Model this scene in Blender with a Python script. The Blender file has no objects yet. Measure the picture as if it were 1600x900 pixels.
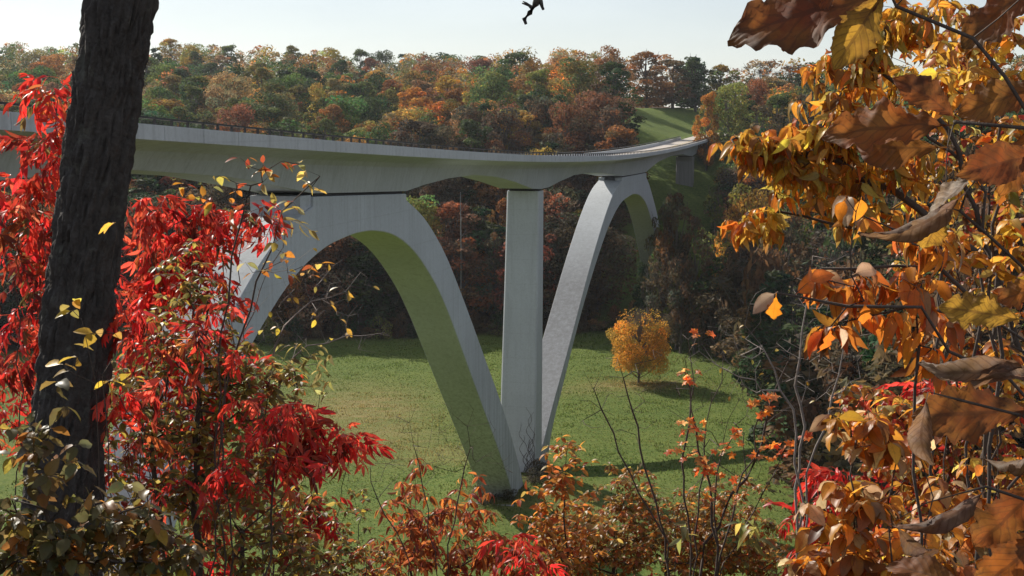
import bpy, bmesh, math, random
import numpy as np
from mathutils import Vector, Matrix, noise as mnoise

# ------------------------------------------------------------------ camera, sky, sun, exposure
scene = bpy.context.scene
COL = scene.collection
FPX = 2021.0                                   # focal length in pixels of a 1600 wide frame
PITCH = math.atan(250 / FPX)
CAMZ = 52.7
cam_data = bpy.data.cameras.new('camera'); cam = bpy.data.objects.new('camera', cam_data); COL.objects.link(cam)
cam_data.sensor_width = 36.0; cam_data.lens = FPX / 1600 * 36.0
cam_data.clip_start = 0.1; cam_data.clip_end = 9000
cam.location = (0, 0, CAMZ); cam.rotation_euler = (math.pi / 2 - PITCH, 0, 0)
scene.camera = cam

SUN_AZ, SUN_EL = math.radians(41), math.radians(33.5)      # azimuth to the left of the view direction
to_sun = Vector((-math.sin(SUN_AZ) * math.cos(SUN_EL), math.cos(SUN_AZ) * math.cos(SUN_EL), math.sin(SUN_EL)))
world = bpy.data.worlds.new('World'); scene.world = world; world.use_nodes = True
wn = world.node_tree.nodes; wl = world.node_tree.links
bg = wn['Background']
sky = wn.new('ShaderNodeTexSky'); sky.sky_type = 'NISHITA'; sky.sun_disc = False
sky.sun_elevation = SUN_EL; sky.sun_rotation = -SUN_AZ
sky.air_density = 1.0; sky.dust_density = 0.5; sky.ozone_density = 1.0; sky.altitude = 200
hsv = wn.new('ShaderNodeHueSaturation'); hsv.inputs['Saturation'].default_value = 0.72
wl.new(sky.outputs['Color'], hsv.inputs['Color']); hsv.inputs['Value'].default_value = 0.52
# thin even veil of high cloud over the whole sky
tcw = wn.new('ShaderNodeTexCoord'); mpw = wn.new('ShaderNodeMapping'); mpw.inputs['Scale'].default_value = (1.5, 1.5, 7.0); wl.new(tcw.outputs['Generated'], mpw.inputs['Vector'])
nzw = wn.new('ShaderNodeTexNoise'); nzw.inputs['Scale'].default_value = 2.2; nzw.inputs['Detail'].default_value = 6; nzw.inputs['Roughness'].default_value = .6; wl.new(mpw.outputs['Vector'], nzw.inputs['Vector'])
rpw = wn.new('ShaderNodeValToRGB'); rpw.color_ramp.elements[0].position = .3; rpw.color_ramp.elements[0].color = (1.42, 1.46, 1.58, 1); rpw.color_ramp.elements[1].position = .7; rpw.color_ramp.elements[1].color = (1.95, 1.96, 2.02, 1)
wl.new(nzw.outputs['Fac'], rpw.inputs['Fac'])
veil = wn.new('ShaderNodeMix'); veil.data_type = 'RGBA'; veil.blend_type = 'ADD'; veil.inputs['Factor'].default_value = 1.0
wl.new(hsv.outputs['Color'], veil.inputs[6]); wl.new(rpw.outputs['Color'], veil.inputs[7]); wl.new(veil.outputs[2], bg.inputs['Color'])
bg.inputs['Strength'].default_value = 0.115
sun_data = bpy.data.lights.new('sun', 'SUN'); sun = bpy.data.objects.new('sun', sun_data); COL.objects.link(sun)
sun_data.energy = 5.0; sun_data.angle = math.radians(0.5); sun_data.color = (1.0, 0.93, 0.82)
sun.rotation_euler = to_sun.to_track_quat('Z', 'Y').to_euler(); sun.location = (0, 0, 300)
scene.view_settings.view_transform = 'Standard'; scene.view_settings.look = 'None'
scene.view_settings.gamma = 1.0; scene.view_settings.use_curve_mapping = False
scene.view_settings.exposure = 0.36
scene.render.engine = 'CYCLES'
scene.cycles.use_denoising = True
scene.cycles.max_bounces = 6; scene.cycles.diffuse_bounces = 3; scene.cycles.transmission_bounces = 4
scene.cycles.volume_bounces = 0; scene.cycles.transparent_max_bounces = 4
scene.cycles.caustics_reflective = False; scene.cycles.caustics_refractive = False

RNG = np.random.default_rng(7)

# ------------------------------------------------------------------ small helpers
def ray(px, py):
    x = (px - 800) / FPX; u = (450 - py) / FPX
    return np.array([x, math.cos(PITCH) + u * math.sin(PITCH), -math.sin(PITCH) + u * math.cos(PITCH)])
def at(px, py, D):                              # the point seen at (px, py) whose forward distance is D metres
    r = ray(px, py); w = r * (D / r[1]); w[2] += CAMZ; return w
def proj(P):
    P = np.asarray(P, float).reshape(-1, 3); y = P[:, 1]; z = P[:, 2] - CAMZ
    dep = y * math.cos(PITCH) - z * math.sin(PITCH); up = y * math.sin(PITCH) + z * math.cos(PITCH)
    dep = np.where(np.abs(dep) < .01, .01, dep)
    return 800 + FPX * P[:, 0] / dep, 450 - FPX * up / dep, dep
def sstep(a, b, x):
    t = np.clip((x - a) / (b - a), 0, 1); return t * t * (3 - 2 * t)
def unit(v):
    v = np.asarray(v, float); n = np.linalg.norm(v, axis=-1, keepdims=True); return v / np.maximum(n, 1e-9)

def mesh_np(name, V, F, mat=None, uv=None, tint=None, smooth=False):
    """V (n,3), F list or (m,k) array of faces; uv per vertex, tint per vertex rgb"""
    me = bpy.data.meshes.new(name)
    V = np.asarray(V, np.float32)
    if isinstance(F, np.ndarray):
        m, k = F.shape; loops = F.reshape(-1).astype(np.int32)
        starts = np.arange(m, dtype=np.int32) * k; tot = np.full(m, k, np.int32)
    else:
        tot = np.array([len(f) for f in F], np.int32); loops = np.fromiter((i for f in F for i in f), np.int32)
        starts = np.concatenate([[0], np.cumsum(tot)[:-1]]).astype(np.int32); m = len(tot)
    me.vertices.add(len(V)); me.vertices.foreach_set('co', V.reshape(-1))
    me.loops.add(len(loops)); me.loops.foreach_set('vertex_index', loops)
    me.polygons.add(m); me.polygons.foreach_set('loop_start', starts); me.polygons.foreach_set('loop_total', tot)
    me.polygons.foreach_set('use_smooth', np.full(m, bool(smooth)))
    if uv is not None:
        l = me.uv_layers.new(name='UVMap'); l.data.foreach_set('uv', np.asarray(uv, np.float32)[loops].reshape(-1))
    if tint is not None:
        a = me.color_attributes.new('tint', 'FLOAT_COLOR', 'POINT')
        c = np.ones((len(V), 4), np.float32); c[:, :3] = tint; a.data.foreach_set('color', c.reshape(-1))
    me.update(calc_edges=True)
    if mat: me.materials.append(mat)
    return me
def add(name, me, parent=None, loc=(0, 0, 0)):
    o = bpy.data.objects.new(name, me); COL.objects.link(o); o.location = loc
    if parent is not None: o.parent = parent
    return o
def tag(o, label=None, cat=None, group=None, kind=None):
    if label: o['label'] = label
    if cat: o['category'] = cat
    if group: o['group'] = group
    if kind: o['kind'] = kind
    return o
def thing(name, loc, label, cat, group=None):
    return tag(add(name, None, loc=tuple(float(c) for c in loc)), label, cat, group)

# ------------------------------------------------------------------ materials
def newmat(name):
    m = bpy.data.materials.new(name); m.use_nodes = True
    nt = m.node_tree; b = nt.nodes['Principled BSDF']; return m, nt, b
def ramp(nt, fac, stops):
    r = nt.nodes.new('ShaderNodeValToRGB'); e = r.color_ramp.elements
    while len(e) < len(stops): e.new(0.5)
    for i, (p, c) in enumerate(stops):
        e[i].position = p; e[i].color = (*c, 1) if len(c) == 3 else c
    nt.links.new(fac, r.inputs['Fac']); return r.outputs['Color']
def noise(nt, vec, scale, detail=4, rough=.55, out='Fac'):
    n = nt.nodes.new('ShaderNodeTexNoise'); n.inputs['Scale'].default_value = scale
    n.inputs['Detail'].default_value = detail; n.inputs['Roughness'].default_value = rough
    if vec is not None: nt.links.new(vec, n.inputs['Vector'])
    return n.outputs[out]
def mix(nt, fac, a, b, mode='MIX'):
    n = nt.nodes.new('ShaderNodeMix'); n.data_type = 'RGBA'; n.blend_type = mode
    for s, v in ((n.inputs['Factor'], fac), (n.inputs[6], a), (n.inputs[7], b)):
        if isinstance(v, bpy.types.NodeSocket): nt.links.new(v, s)
        elif isinstance(v, (int, float)): s.default_value = v
        else: s.default_value = (*v, 1)
    return n.outputs[2]
def mathn(nt, op, a, b=None, c=None):
    n = nt.nodes.new('ShaderNodeMath'); n.operation = op
    for i, v in enumerate((a, b, c)):
        if v is None: continue
        if isinstance(v, bpy.types.NodeSocket): nt.links.new(v, n.inputs[i])
        else: n.inputs[i].default_value = v
    return n.outputs[0]
def geo_pos(nt): return nt.nodes.new('ShaderNodeNewGeometry').outputs['Position']
def mapping(nt, vec, scale=(1, 1, 1), rot=(0, 0, 0)):
    n = nt.nodes.new('ShaderNodeMapping'); n.inputs['Scale'].default_value = scale; n.inputs['Rotation'].default_value = rot
    nt.links.new(vec, n.inputs['Vector']); return n.outputs['Vector']
def bump(nt, b, h, strength=.4, dist=.05):
    n = nt.nodes.new('ShaderNodeBump'); n.inputs['Strength'].default_value = strength; n.inputs['Distance'].default_value = dist
    nt.links.new(h, n.inputs['Height']); nt.links.new(n.outputs['Normal'], b.inputs['Normal'])

DVX, DVY = math.sin(math.radians(13.6)), math.cos(math.radians(13.6))
def concrete(name, base, stain, streak=.5, dark=(.2, .2, .19), joint='z', low=False):
    m, nt, b = newmat(name); p = geo_pos(nt)
    big = noise(nt, p, .12, 5, .6)
    c = ramp(nt, big, [(.3, tuple(x * .86 for x in base)), (.7, base)])
    st = noise(nt, mapping(nt, p, (1.6, 1.6, .07)), 1.0, 6, .65)          # rain streaks run down
    c = mix(nt, ramp(nt, st, [(.48, (0, 0, 0)), (.72, (streak,) * 3)]), c, stain)
    sp = nt.nodes.new('ShaderNodeSeparateXYZ'); nt.links.new(p, sp.inputs[0])
    if joint == 's':                                  # match-cast segment joints along the deck
        u = mathn(nt, 'ADD', mathn(nt, 'MULTIPLY', sp.outputs['X'], DVX), mathn(nt, 'MULTIPLY', sp.outputs['Y'], DVY)); per = 2.6
    else: u = sp.outputs['Z']; per = 3.7
    fr = mathn(nt, 'ABSOLUTE', mathn(nt, 'SUBTRACT', mathn(nt, 'FRACT', mathn(nt, 'DIVIDE', u, per)), .5))
    c = mix(nt, mathn(nt, 'MULTIPLY', mathn(nt, 'GREATER_THAN', fr, .487), .3 if joint == 's' else .12), c, dark)
    blk = nt.nodes.new('ShaderNodeTexWhiteNoise'); blk.noise_dimensions = '1D'; nt.links.new(mathn(nt, 'FLOOR', mathn(nt, 'ADD', mathn(nt, 'DIVIDE', u, per), .5)), blk.inputs['W'])
    c = mix(nt, mathn(nt, 'MULTIPLY', blk.outputs['Value'], .16), c, tuple(x * .7 for x in base))
    if low:                                           # lime and algae runs on the lower legs
        lw = ramp(nt, mathn(nt, 'DIVIDE', sp.outputs['Z'], 50.), [(.1, (1, 1, 1)), (.62, (0, 0, 0))])
        st2 = noise(nt, mapping(nt, p, (2.6, 2.6, .10)), 1.0, 7, .75)
        c = mix(nt, mathn(nt, 'MULTIPLY', lw, ramp(nt, st2, [(.46, (0, 0, 0)), (.62, (.75,) * 3)])), c, (.17, .18, .19))
        c = mix(nt, mathn(nt, 'MULTIPLY', lw, ramp(nt, st2, [(.30, (.5,) * 3), (.42, (0, 0, 0))])), c, (.62, .63, .62))
    if low:                                           # mottled grey on upward faces, weaker towards the crown
        nz = nt.nodes.new('ShaderNodeSeparateXYZ'); nt.links.new(nt.nodes.new('ShaderNodeNewGeometry').outputs['Normal'], nz.inputs[0])
        upm = mathn(nt, 'MULTIPLY', ramp(nt, nz.outputs['Z'], [(.25, (0, 0, 0)), (.5, (1, 1, 1))]), ramp(nt, mathn(nt, 'DIVIDE', sp.outputs['Z'], 50.), [(.50, (1, 1, 1)), (.74, (.05,) * 3)]))
        n9 = noise(nt, mapping(nt, p, (1, 1, .5)), 1.3, 7, .75)
        c = mix(nt, mathn(nt, 'MULTIPLY', upm, ramp(nt, n9, [(.30, (.55,) * 3), (.60, (.95,) * 3)])), c, (.20, .20, .205))
    fine = noise(nt, p, 3.5, 6, .7)
    c = mix(nt, ramp(nt, fine, [(.45, (0, 0, 0)), (.8, (.3,) * 3)]), c, dark)
    nt.links.new(c, b.inputs['Base Color']); b.inputs['Roughness'].default_value = .85
    bump(nt, b, fine, .25, .03); return m
M_CONC = concrete('pale_concrete', (.56, .59, .625), (.40, .42, .44), .6)
M_DECK = concrete('deck_concrete', (.52, .545, .565), (.34, .345, .345), .65, joint='s')
M_ARCH = concrete('arch_concrete', (.56, .595, .635), (.35, .37, .39), .6, low=True)
M_PARAPET = concrete('parapet_concrete', (.57, .59, .61), (.36, .37, .375), .7)
M_ROAD = concrete('road_concrete', (.52, .46, .40), (.40, .36, .32), .3)

def plain(name, c, rough=.6, metal=0):
    m, nt, b = newmat(name); p = geo_pos(nt)
    n = noise(nt, p, 8, 3); nt.links.new(ramp(nt, n, [(.3, tuple(x * .7 for x in c)), (.7, c)]), b.inputs['Base Color'])
    b.inputs['Roughness'].default_value = rough; b.inputs['Metallic'].default_value = metal; return m
M_RAIL = plain('dark_railing_paint', (.03, .028, .027), .5)
M_BEAR = plain('bearing_rubber', (.03, .03, .03), .8)
M_LINE = plain('white_line_paint', (.7, .7, .68), .7)
M_YLINE = plain('yellow_line_paint', (.6, .42, .06), .7)

# leaf material; colour comes from the object's own colour, or from the mesh's tint
def leaf_material(name, source, transl=.55, rough=.42, spots=.5, vein=.25, patchy=False):
    m, nt, b = newmat(name); L = nt.links
    if source == 'object':
        oi = nt.nodes.new('ShaderNodeObjectInfo'); base = oi.outputs['Color']
    else:
        at_ = nt.nodes.new('ShaderNodeAttribute'); at_.attribute_name = 'tint'; base = at_.outputs['Color']
    p = geo_pos(nt)
    n1 = noise(nt, p, 28, 4, .6)
    base = mix(nt, ramp(nt, n1, [(.52, (0, 0, 0)), (.75, (spots,) * 3)]), base, mix(nt, .75, base, (.10, .045, .02)))
    if patchy:                                       # blotches of tan, ochre and near black
        n5 = noise(nt, p, 16, 6, .7); n6 = noise(nt, p, 70, 5, .75); n7 = noise(nt, p, 9, 4, .6)
        base = mix(nt, ramp(nt, n5, [(.45, (0, 0, 0)), (.62, (.8,) * 3)]), base, mix(nt, .5, base, (.34, .15, .03)))
        base = mix(nt, ramp(nt, n7, [(.50, (0, 0, 0)), (.66, (.85,) * 3)]), base, (.05, .022, .014))
        base = mix(nt, ramp(nt, n6, [(.55, (0, 0, 0)), (.72, (.7,) * 3)]), base, (.035, .018, .012))
    n10 = noise(nt, p, 90, 4, .7); n11 = noise(nt, p, 11, 3, .6)
    base = mix(nt, ramp(nt, n10, [(.58, (0, 0, 0)), (.72, (.55,) * 3)]), base, mix(nt, .7, base, (.06, .03, .018)))
    base = mix(nt, ramp(nt, n11, [(.40, (.30,) * 3), (.60, (0, 0, 0))]), base, mix(nt, .5, base, (.30, .22, .05)))
    uvn = nt.nodes.new('ShaderNodeUVMap'); sep = nt.nodes.new('ShaderNodeSeparateXYZ'); L.new(uvn.outputs['UV'], sep.inputs[0])
    off = mathn(nt, 'ABSOLUTE', mathn(nt, 'SUBTRACT', sep.outputs['Y'], .5))
    mid = mathn(nt, 'LESS_THAN', off, .035)
    side = mathn(nt, 'SINE', mathn(nt, 'MULTIPLY', mathn(nt, 'SUBTRACT', sep.outputs['X'], mathn(nt, 'MULTIPLY', off, .5)), 62.0))
    sidem = mathn(nt, 'MULTIPLY', mathn(nt, 'GREATER_THAN', side, .80 if patchy else .93), .75 if patchy else .55)
    rim = mathn(nt, 'MULTIPLY', ramp(nt, mathn(nt, 'ADD', off, mathn(nt, 'MULTIPLY', n1, .22)), [(.48, (0, 0, 0)), (.60, (1, 1, 1))]), .6)
    base = mix(nt, rim, base, mix(nt, .7, base, (.09, .04, .02)))
    vm = mathn(nt, 'MULTIPLY', mathn(nt, 'MAXIMUM', mid, sidem), vein)
    base = mix(nt, vm, base, mix(nt, .6, base, (.07, .03, .015)))
    L.new(base, b.inputs['Base Color']); b.inputs['Roughness'].default_value = rough
    b.inputs['Specular IOR Level'].default_value = .45
    if vein > .3:
        bump(nt, b, mathn(nt, 'ADD', mathn(nt, 'MULTIPLY', side, .12), n1), .35, .003)
    tr = nt.nodes.new('ShaderNodeBsdfTranslucent')
    hs = nt.nodes.new('ShaderNodeHueSaturation'); hs.inputs['Saturation'].default_value = 1.0; hs.inputs['Value'].default_value = 1.5
    L.new(base, hs.inputs['Color']); L.new(hs.outputs['Color'], tr.inputs['Color'])
    ms = nt.nodes.new('ShaderNodeMixShader'); ms.inputs[0].default_value = transl
    L.new(b.outputs[0], ms.inputs[1]); L.new(tr.outputs[0], ms.inputs[2])
    L.new(ms.outputs[0], nt.nodes['Material Output'].inputs['Surface']); return m
M_LEAF = leaf_material('autumn_leaf', 'object')
M_LEAFM = leaf_material('autumn_leaf_massed', 'tint')
M_BIGLEAF = leaf_material('dry_big_leaf', 'object', .5, .62, .85, .75, True)

def crown_material(name, source):
    m, nt, b = newmat(name); L = nt.links
    at_ = nt.nodes.new('ShaderNodeAttribute'); at_.attribute_name = 'tint'; c = at_.outputs['Color']
    if source == 'object':
        oi = nt.nodes.new('ShaderNodeObjectInfo'); c = mix(nt, 1.0, oi.outputs['Color'], c, 'MULTIPLY')
    L.new(c, b.inputs['Base Color']); b.inputs['Roughness'].default_value = .75; b.inputs['Specular IOR Level'].default_value = .25
    tr = nt.nodes.new('ShaderNodeBsdfTranslucent'); L.new(c, tr.inputs['Color'])
    ms = nt.nodes.new('ShaderNodeMixShader'); ms.inputs[0].default_value = .45
    L.new(b.outputs[0], ms.inputs[1]); L.new(tr.outputs[0], ms.inputs[2])
    L.new(ms.outputs[0], nt.nodes['Material Output'].inputs['Surface']); return m
M_CROWN = crown_material('tree_foliage', 'object')
M_CROWNM = crown_material('forest_foliage', 'tint')

def bark(name, c, scale=6, disp=.4, lichen=False):
    m, nt, b = newmat(name); p = geo_pos(nt)
    n = noise(nt, mapping(nt, p, (scale, scale, scale * (.6 if lichen else .3))), 1.5, 7, .7)
    n2 = noise(nt, p, scale * 5, 5, .7)
    col = mix(nt, .5, ramp(nt, n, [(.3, tuple(x * .3 for x in c)), (.7, c)]), ramp(nt, n2, [(.3, tuple(x * .5 for x in c)), (.75, tuple(x * 1.5 for x in c))]))
    if lichen:
        n3 = noise(nt, p, 7, 5, .7); col = mix(nt, ramp(nt, n3, [(.56, (0, 0, 0)), (.68, (.6,) * 3)]), col, (.17, .18, .15))
    nt.links.new(col, b.inputs['Base Color']); b.inputs['Roughness'].default_value = .9
    bump(nt, b, mathn(nt, 'ADD', n, mathn(nt, 'MULTIPLY', n2, .4)), disp, .04); return m
M_BARK = bark('dark_furrowed_bark', (.088, .080, .074), 9, 1.0, True)
M_TWIG = bark('brown_twig_bark', (.10, .075, .06), 20, .3)
M_PALETWIG = bark('pale_twig_bark', (.30, .26, .23), 20, .3)
M_TRUNK = bark('grey_trunk_bark', (.16, .13, .11), 2, .3)
M_DARKTWIG = bark('dark_twig_bark', (.10, .08, .068), 20, .3)
M_PALETRUNK = bark('pale_trunk_bark', (.45, .43, .40), 2, .3)

# ------------------------------------------------------------------ the bridge's own axes and profiles
A = math.radians(13.6)
DV = np.array([math.sin(A), math.cos(A)]); MV = np.array([math.cos(A), -math.sin(A)])   # along the deck; towards the viewer's side
P0 = np.array([2.0, 193.5])
def B(s, o, z):
    s, o, z = np.broadcast_arrays(np.asarray(s, float), np.asarray(o, float), np.asarray(z, float))
    return np.stack([P0[0] + DV[0] * s + MV[0] * o, P0[1] + DV[1] * s + MV[1] * o, z], -1)
def so(x, y):
    dx, dy = x - P0[0], y - P0[1]; return dx * DV[0] + dy * DV[1], dx * MV[0] + dy * MV[1]
TS = np.array([-200, -135, -97, -74, -33, 9, 47, 85, 137, 190, 247, 300, 460.]); TZ = np.array([56.0, 53.35, 51.9, 51.1, 49.6, 48.4, 47.65, 47.35, 47.6, 48.3, 49.3, 50.4, 54.0])
TC = np.polyfit(TS, TZ, 5)
def T(s): return np.polyval(TC, s)
DS = np.array([-190, -150, -145, -118, -104, -94, -88.4, -64, -58, -49, -38, -27, -17, -6, 0, 6, 14, 26, 38, 52, 66, 78, 116, 124, 138, 165, 195, 214, 225, 236, 262])
DD = np.array([3.0, 4.2, 4.1, 2.55, 2.9, 3.7, 4.2, 4.2, 3.6, 2.95, 2.55, 2.85, 3.6, 4.75, 4.9, 4.7, 4.0, 3.2, 3.05, 3.3, 4.0, 4.7, 5.0, 4.3, 3.3, 2.7, 3.2, 4.5, 4.9, 4.5, 3.0])
def road_off(s): return .0022 * np.maximum(0, np.asarray(s, float) - 300) ** 2          # the road bends away past the bridge
def depth(s): return np.interp(s, DS, DD)

# ------------------------------------------------------------------ terrain
def vnoise(x, y, sc, seed=0):                     # smooth value noise
    x = np.asarray(x) / sc + seed * 17.3; y = np.asarray(y) / sc - seed * 9.1
    xi, yi = np.floor(x), np.floor(y); fx, fy = x - xi, y - yi
    def h(a, b):
        v = np.sin(a * 127.1 + b * 311.7 + seed * 74.7) * 43758.5453; return v - np.floor(v)
    fx = fx * fx * (3 - 2 * fx); fy = fy * fy * (3 - 2 * fy)
    return (h(xi, yi) * (1 - fx) + h(xi + 1, yi) * fx) * (1 - fy) + (h(xi, yi + 1) * (1 - fx) + h(xi + 1, yi + 1) * fx) * fy - .5
def edge_dist(x, y): return y - (326 + .22 * np.clip(x, -120, 120))      # metres beyond the meadow's far edge
def height(x, y):
    x, y = np.broadcast_arrays(np.asarray(x, float), np.asarray(y, float))
    t = .5 * x + .87 * y
    t = np.where(x > 0, .15 * x + .87 * y, t)
    near = 51.0 - .92 * np.maximum(0, t - 1.0) - .1 * t
    near = np.where(t < 0, 51.0 - .1 * t, near)
    near = np.minimum(near, 57.0) * (1 - sstep(-20, -120, y) * .3)
    near = np.maximum(near, 0)
    e = edge_dist(x, y)
    right = sstep(-60, 40, x)
    A1 = 27 + 19 * right
    far = A1 * sstep(-4, 108, e)
    slope = .125 + .03 * right
    far = far + slope * np.maximum(0, e - 95) * (1 - .25 * right)
    cap = 92 - 27 * sstep(-140, 120, x) + 10 * sstep(-250, -420, x)
    far = np.where(far > cap - 20, cap - 20 + 20 * (1 - np.exp(-(far - cap + 20) / 20)), far)
    far = far + np.where(e > 10, 1, 0) * sstep(10, 80, e) * (vnoise(x, y, 90, 1) * 13 + vnoise(x, y, 35, 2) * 4)
    # wooded bank closing the valley on the viewer's right
    xr = x - (46 + .07 * (y - 200))
    bank = 36 * sstep(0, 62, xr) * sstep(60, 140, y)
    # and on the left, far outside the frame
    xl = -(x + 95 + .15 * (y - 150)); bankl = 30 * sstep(0, 90, xl) * sstep(90, 160, y)
    h = np.maximum(np.maximum(near, far), np.maximum(bank, bankl))
    h = h + .25 * vnoise(x, y, 18, 3)
    s_, o_ = so(x, y); h = h + 1.9 * np.exp(-((s_ + 12) / 13) ** 2 - (o_ / 9) ** 2)          # low mound at the springing
    # the graded road at the far end
    s, o = so(x, y)
    zr = T(s) - 1.15; o = o - road_off(s)
    w = (1 - sstep(7.5, 24, np.abs(o))) * sstep(236, 262, s) * (1 - sstep(430, 520, s))
    cut = zr + np.where(o < -7.5, .30 * np.clip(-o - 7.5, 0, 38), 0)
    wl_ = (1 - sstep(40, 60, -o)) * sstep(250, 275, s) * (1 - sstep(400, 470, s)) * (o < 0)
    h = h * (1 - wl_) + cut * wl_
    h = np.where(o >= 0, h * (1 - w) + zr * w, h)
    return h
def gz(x, y): return float(height(x, y))

xs = np.concatenate([np.linspace(-3000, -420, 14)[:-1], np.arange(-420, -120, 12), np.arange(-120, 160, 4.0), np.arange(160, 420, 12), np.linspace(420, 3000, 14)])
ys = np.concatenate([np.linspace(-400, -60, 6)[:-1], np.arange(-60, 40, 5), np.arange(40, 480, 4.0), np.arange(480, 1000, 12), np.linspace(1000, 3300, 14)])
GX, GY = np.meshgrid(xs, ys); GZ = height(GX, GY)
nx, ny = len(xs), len(ys)
idx = np.arange(nx * ny).reshape(ny, nx)
F = np.stack([idx[:-1, :-1], idx[:-1, 1:], idx[1:, 1:], idx[1:, :-1]], -1).reshape(-1, 4)
def grass_material():
    m, nt, b = newmat('meadow_and_forest_floor'); p = geo_pos(nt); L = nt.links
    at_ = nt.nodes.new('ShaderNodeAttribute'); at_.attribute_name = 'tint'
    sp = nt.nodes.new('ShaderNodeSeparateColor'); L.new(at_.outputs['Color'], sp.inputs[0])
    n1 = noise(nt, p, .09, 6, .65); n2 = noise(nt, p, 1.2, 6, .75); n3 = noise(nt, mapping(nt, p, (.12, .5, .2), (0, 0, .3)), 1.0, 5, .7)
    n4 = noise(nt, p, 5.0, 4, .8)
    g = ramp(nt, n2, [(.28, (.038, .078, .016)), (.48, (.098, .143, .030)), (.68, (.180, .200, .052))])
    g = mix(nt, ramp(nt, n1, [(.40, (0, 0, 0)), (.68, (.5,) * 3)]), g, (.17, .20, .045))
    g = mix(nt, ramp(nt, n4, [(.5, (0, 0, 0)), (.75, (.6,) * 3)]), g, (.025, .060, .010))
    n8 = noise(nt, p, .55, 5, .7); g = mix(nt, ramp(nt, n8, [(.52, (0, 0, 0)), (.70, (.55,) * 3)]), g, (.045, .105, .014))
    dry = mathn(nt, 'MULTIPLY', sp.outputs['Green'], ramp(nt, n3, [(.30, (0, 0, 0)), (.62, (1,) * 3)]))
    g = mix(nt, dry, g, mix(nt, n4, (.22, .16, .065), (.33, .255, .12)))
    fl = ramp(nt, n2, [(.3, (.030, .020, .012)), (.6, (.085, .05, .026)), (.8, (.12, .065, .03))])
    c = mix(nt, sp.outputs['Red'], g, fl)
    L.new(c, b.inputs['Base Color']); b.inputs['Roughness'].default_value = .95; b.inputs['Specular IOR Level'].default_value = .1
    bump(nt, b, mathn(nt, 'ADD', n4, n2), .5, .3); return m
gs, go = so(GX, GY)
ge = edge_dist(GX, GY)
forest = sstep(-1, 6, ge)
forest = np.maximum(forest, sstep(-2, 8, GX - (46 + .07 * (GY - 200))) * (GY > 50))
forest = np.maximum(forest, (GY < 105) * sstep(1.5, 5, height(GX, GY)))
verge = sstep(128, 142, gs) * (1 - sstep(13, 19, np.abs(go)))
verge = np.maximum(verge, sstep(240, 262, gs) * (1 - sstep(400, 440, gs)) * (go < 0) * (1 - sstep(48, 56, -go)))
forest = forest * (1 - verge)
forest = np.maximum(forest, .85 * np.exp(-((gs + 10) / 11) ** 4 - (go / 4.6) ** 4))
dry = np.zeros_like(GX)
for cx, cy, rx, ry, a in ((-29, 240, 13, 20, 1.0), (-24, 216, 12, 14, .8), (-12, 205, 9, 8, .6), (26, 262, 11, 6, 1.0), (-38, 262, 14, 9, .45), (12, 176, 20, 9, .35), (14, 258, 9, 5, .7)):
    dry = np.maximum(dry, a * np.exp(-((GX - cx) / rx) ** 2 - ((GY - cy) / ry) ** 2))
tint = np.stack([forest, dry, np.zeros_like(dry)], -1).reshape(-1, 3)
ground = add('ground', mesh_np('ground', np.stack([GX, GY, GZ], -1).reshape(-1, 3), F, grass_material(), tint=tint, smooth=True))
tag(ground, kind='structure')

# ------------------------------------------------------------------ the bridge
bridge_loc = np.array([P0[0], P0[1], 0.0])
bridge = thing('arch_bridge', bridge_loc, 'long pale concrete double arch bridge crossing the green valley', 'bridge')
def sweep(stations, section_fn, closed_section=True, caps=True):
    V = []; n = None
    for s in stations:
        sec = section_fn(s); n = len(sec)
        V.append(B(s, [q[0] for q in sec], [q[1] for q in sec]))
    V = np.concatenate(V); Fc = []
    for i in range(len(stations) - 1):
        for j in range(n if closed_section else n - 1):
            k = (j + 1) % n
            Fc.append((i * n + j, i * n + k, (i + 1) * n + k, (i + 1) * n + j))
    if caps and closed_section:
        Fc.append(tuple(range(n))[::-1]); e = (len(stations) - 1) * n; Fc.append(tuple(range(e, e + n)))
    return V, Fc
def fix(me):
    bm = bmesh.new(); bm.from_mesh(me); bmesh.ops.recalc_face_normals(bm, faces=bm.faces); bm.to_mesh(me); bm.free(); return me
def bpart(name, V, Fc, mat, parent=None, smooth=False):
    me = fix(mesh_np(name, np.asarray(V) - bridge_loc, Fc, mat, smooth=smooth))
    return add(name, me, parent or bridge)
S_ALL = np.unique(np.concatenate([np.arange(-188, 263, 2.5), DS[(DS > -188) & (DS < 262)]]))
def deck_sec(s):
    t = float(T(s)); d = float(depth(s)); half = [(5.46, -.86), (5.86, -.86), (5.5, -.98), (4.2, -1.14), (3.3, -1.42), (2.95, -1.85), (2.45, -d)]
    return [(o, t + z) for o, z in half] + [(-o, t + z) for o, z in half[::-1]]
V, Fc = sweep(S_ALL, deck_sec); deck = bpart('deck', V, Fc, M_DECK)
V, Fc = sweep(S_ALL, lambda s: [(5.4, T(s) - .82), (-5.4, T(s) - .82), (-5.4, T(s) - .855), (5.4, T(s) - .855)]); bpart('roadway', V, Fc, M_ROAD)
for o0, mt in ((4.6, M_LINE), (-4.6, M_LINE), (.16, M_YLINE), (-.16, M_YLINE)):
    V, Fc = sweep(S_ALL, lambda s: [(o0 - .07, T(s) - .812), (o0 + .07, T(s) - .812), (o0 + .07, T(s) - .818), (o0 - .07, T(s) - .818)]); bpart('lane_marking', V, Fc, mt)
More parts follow.
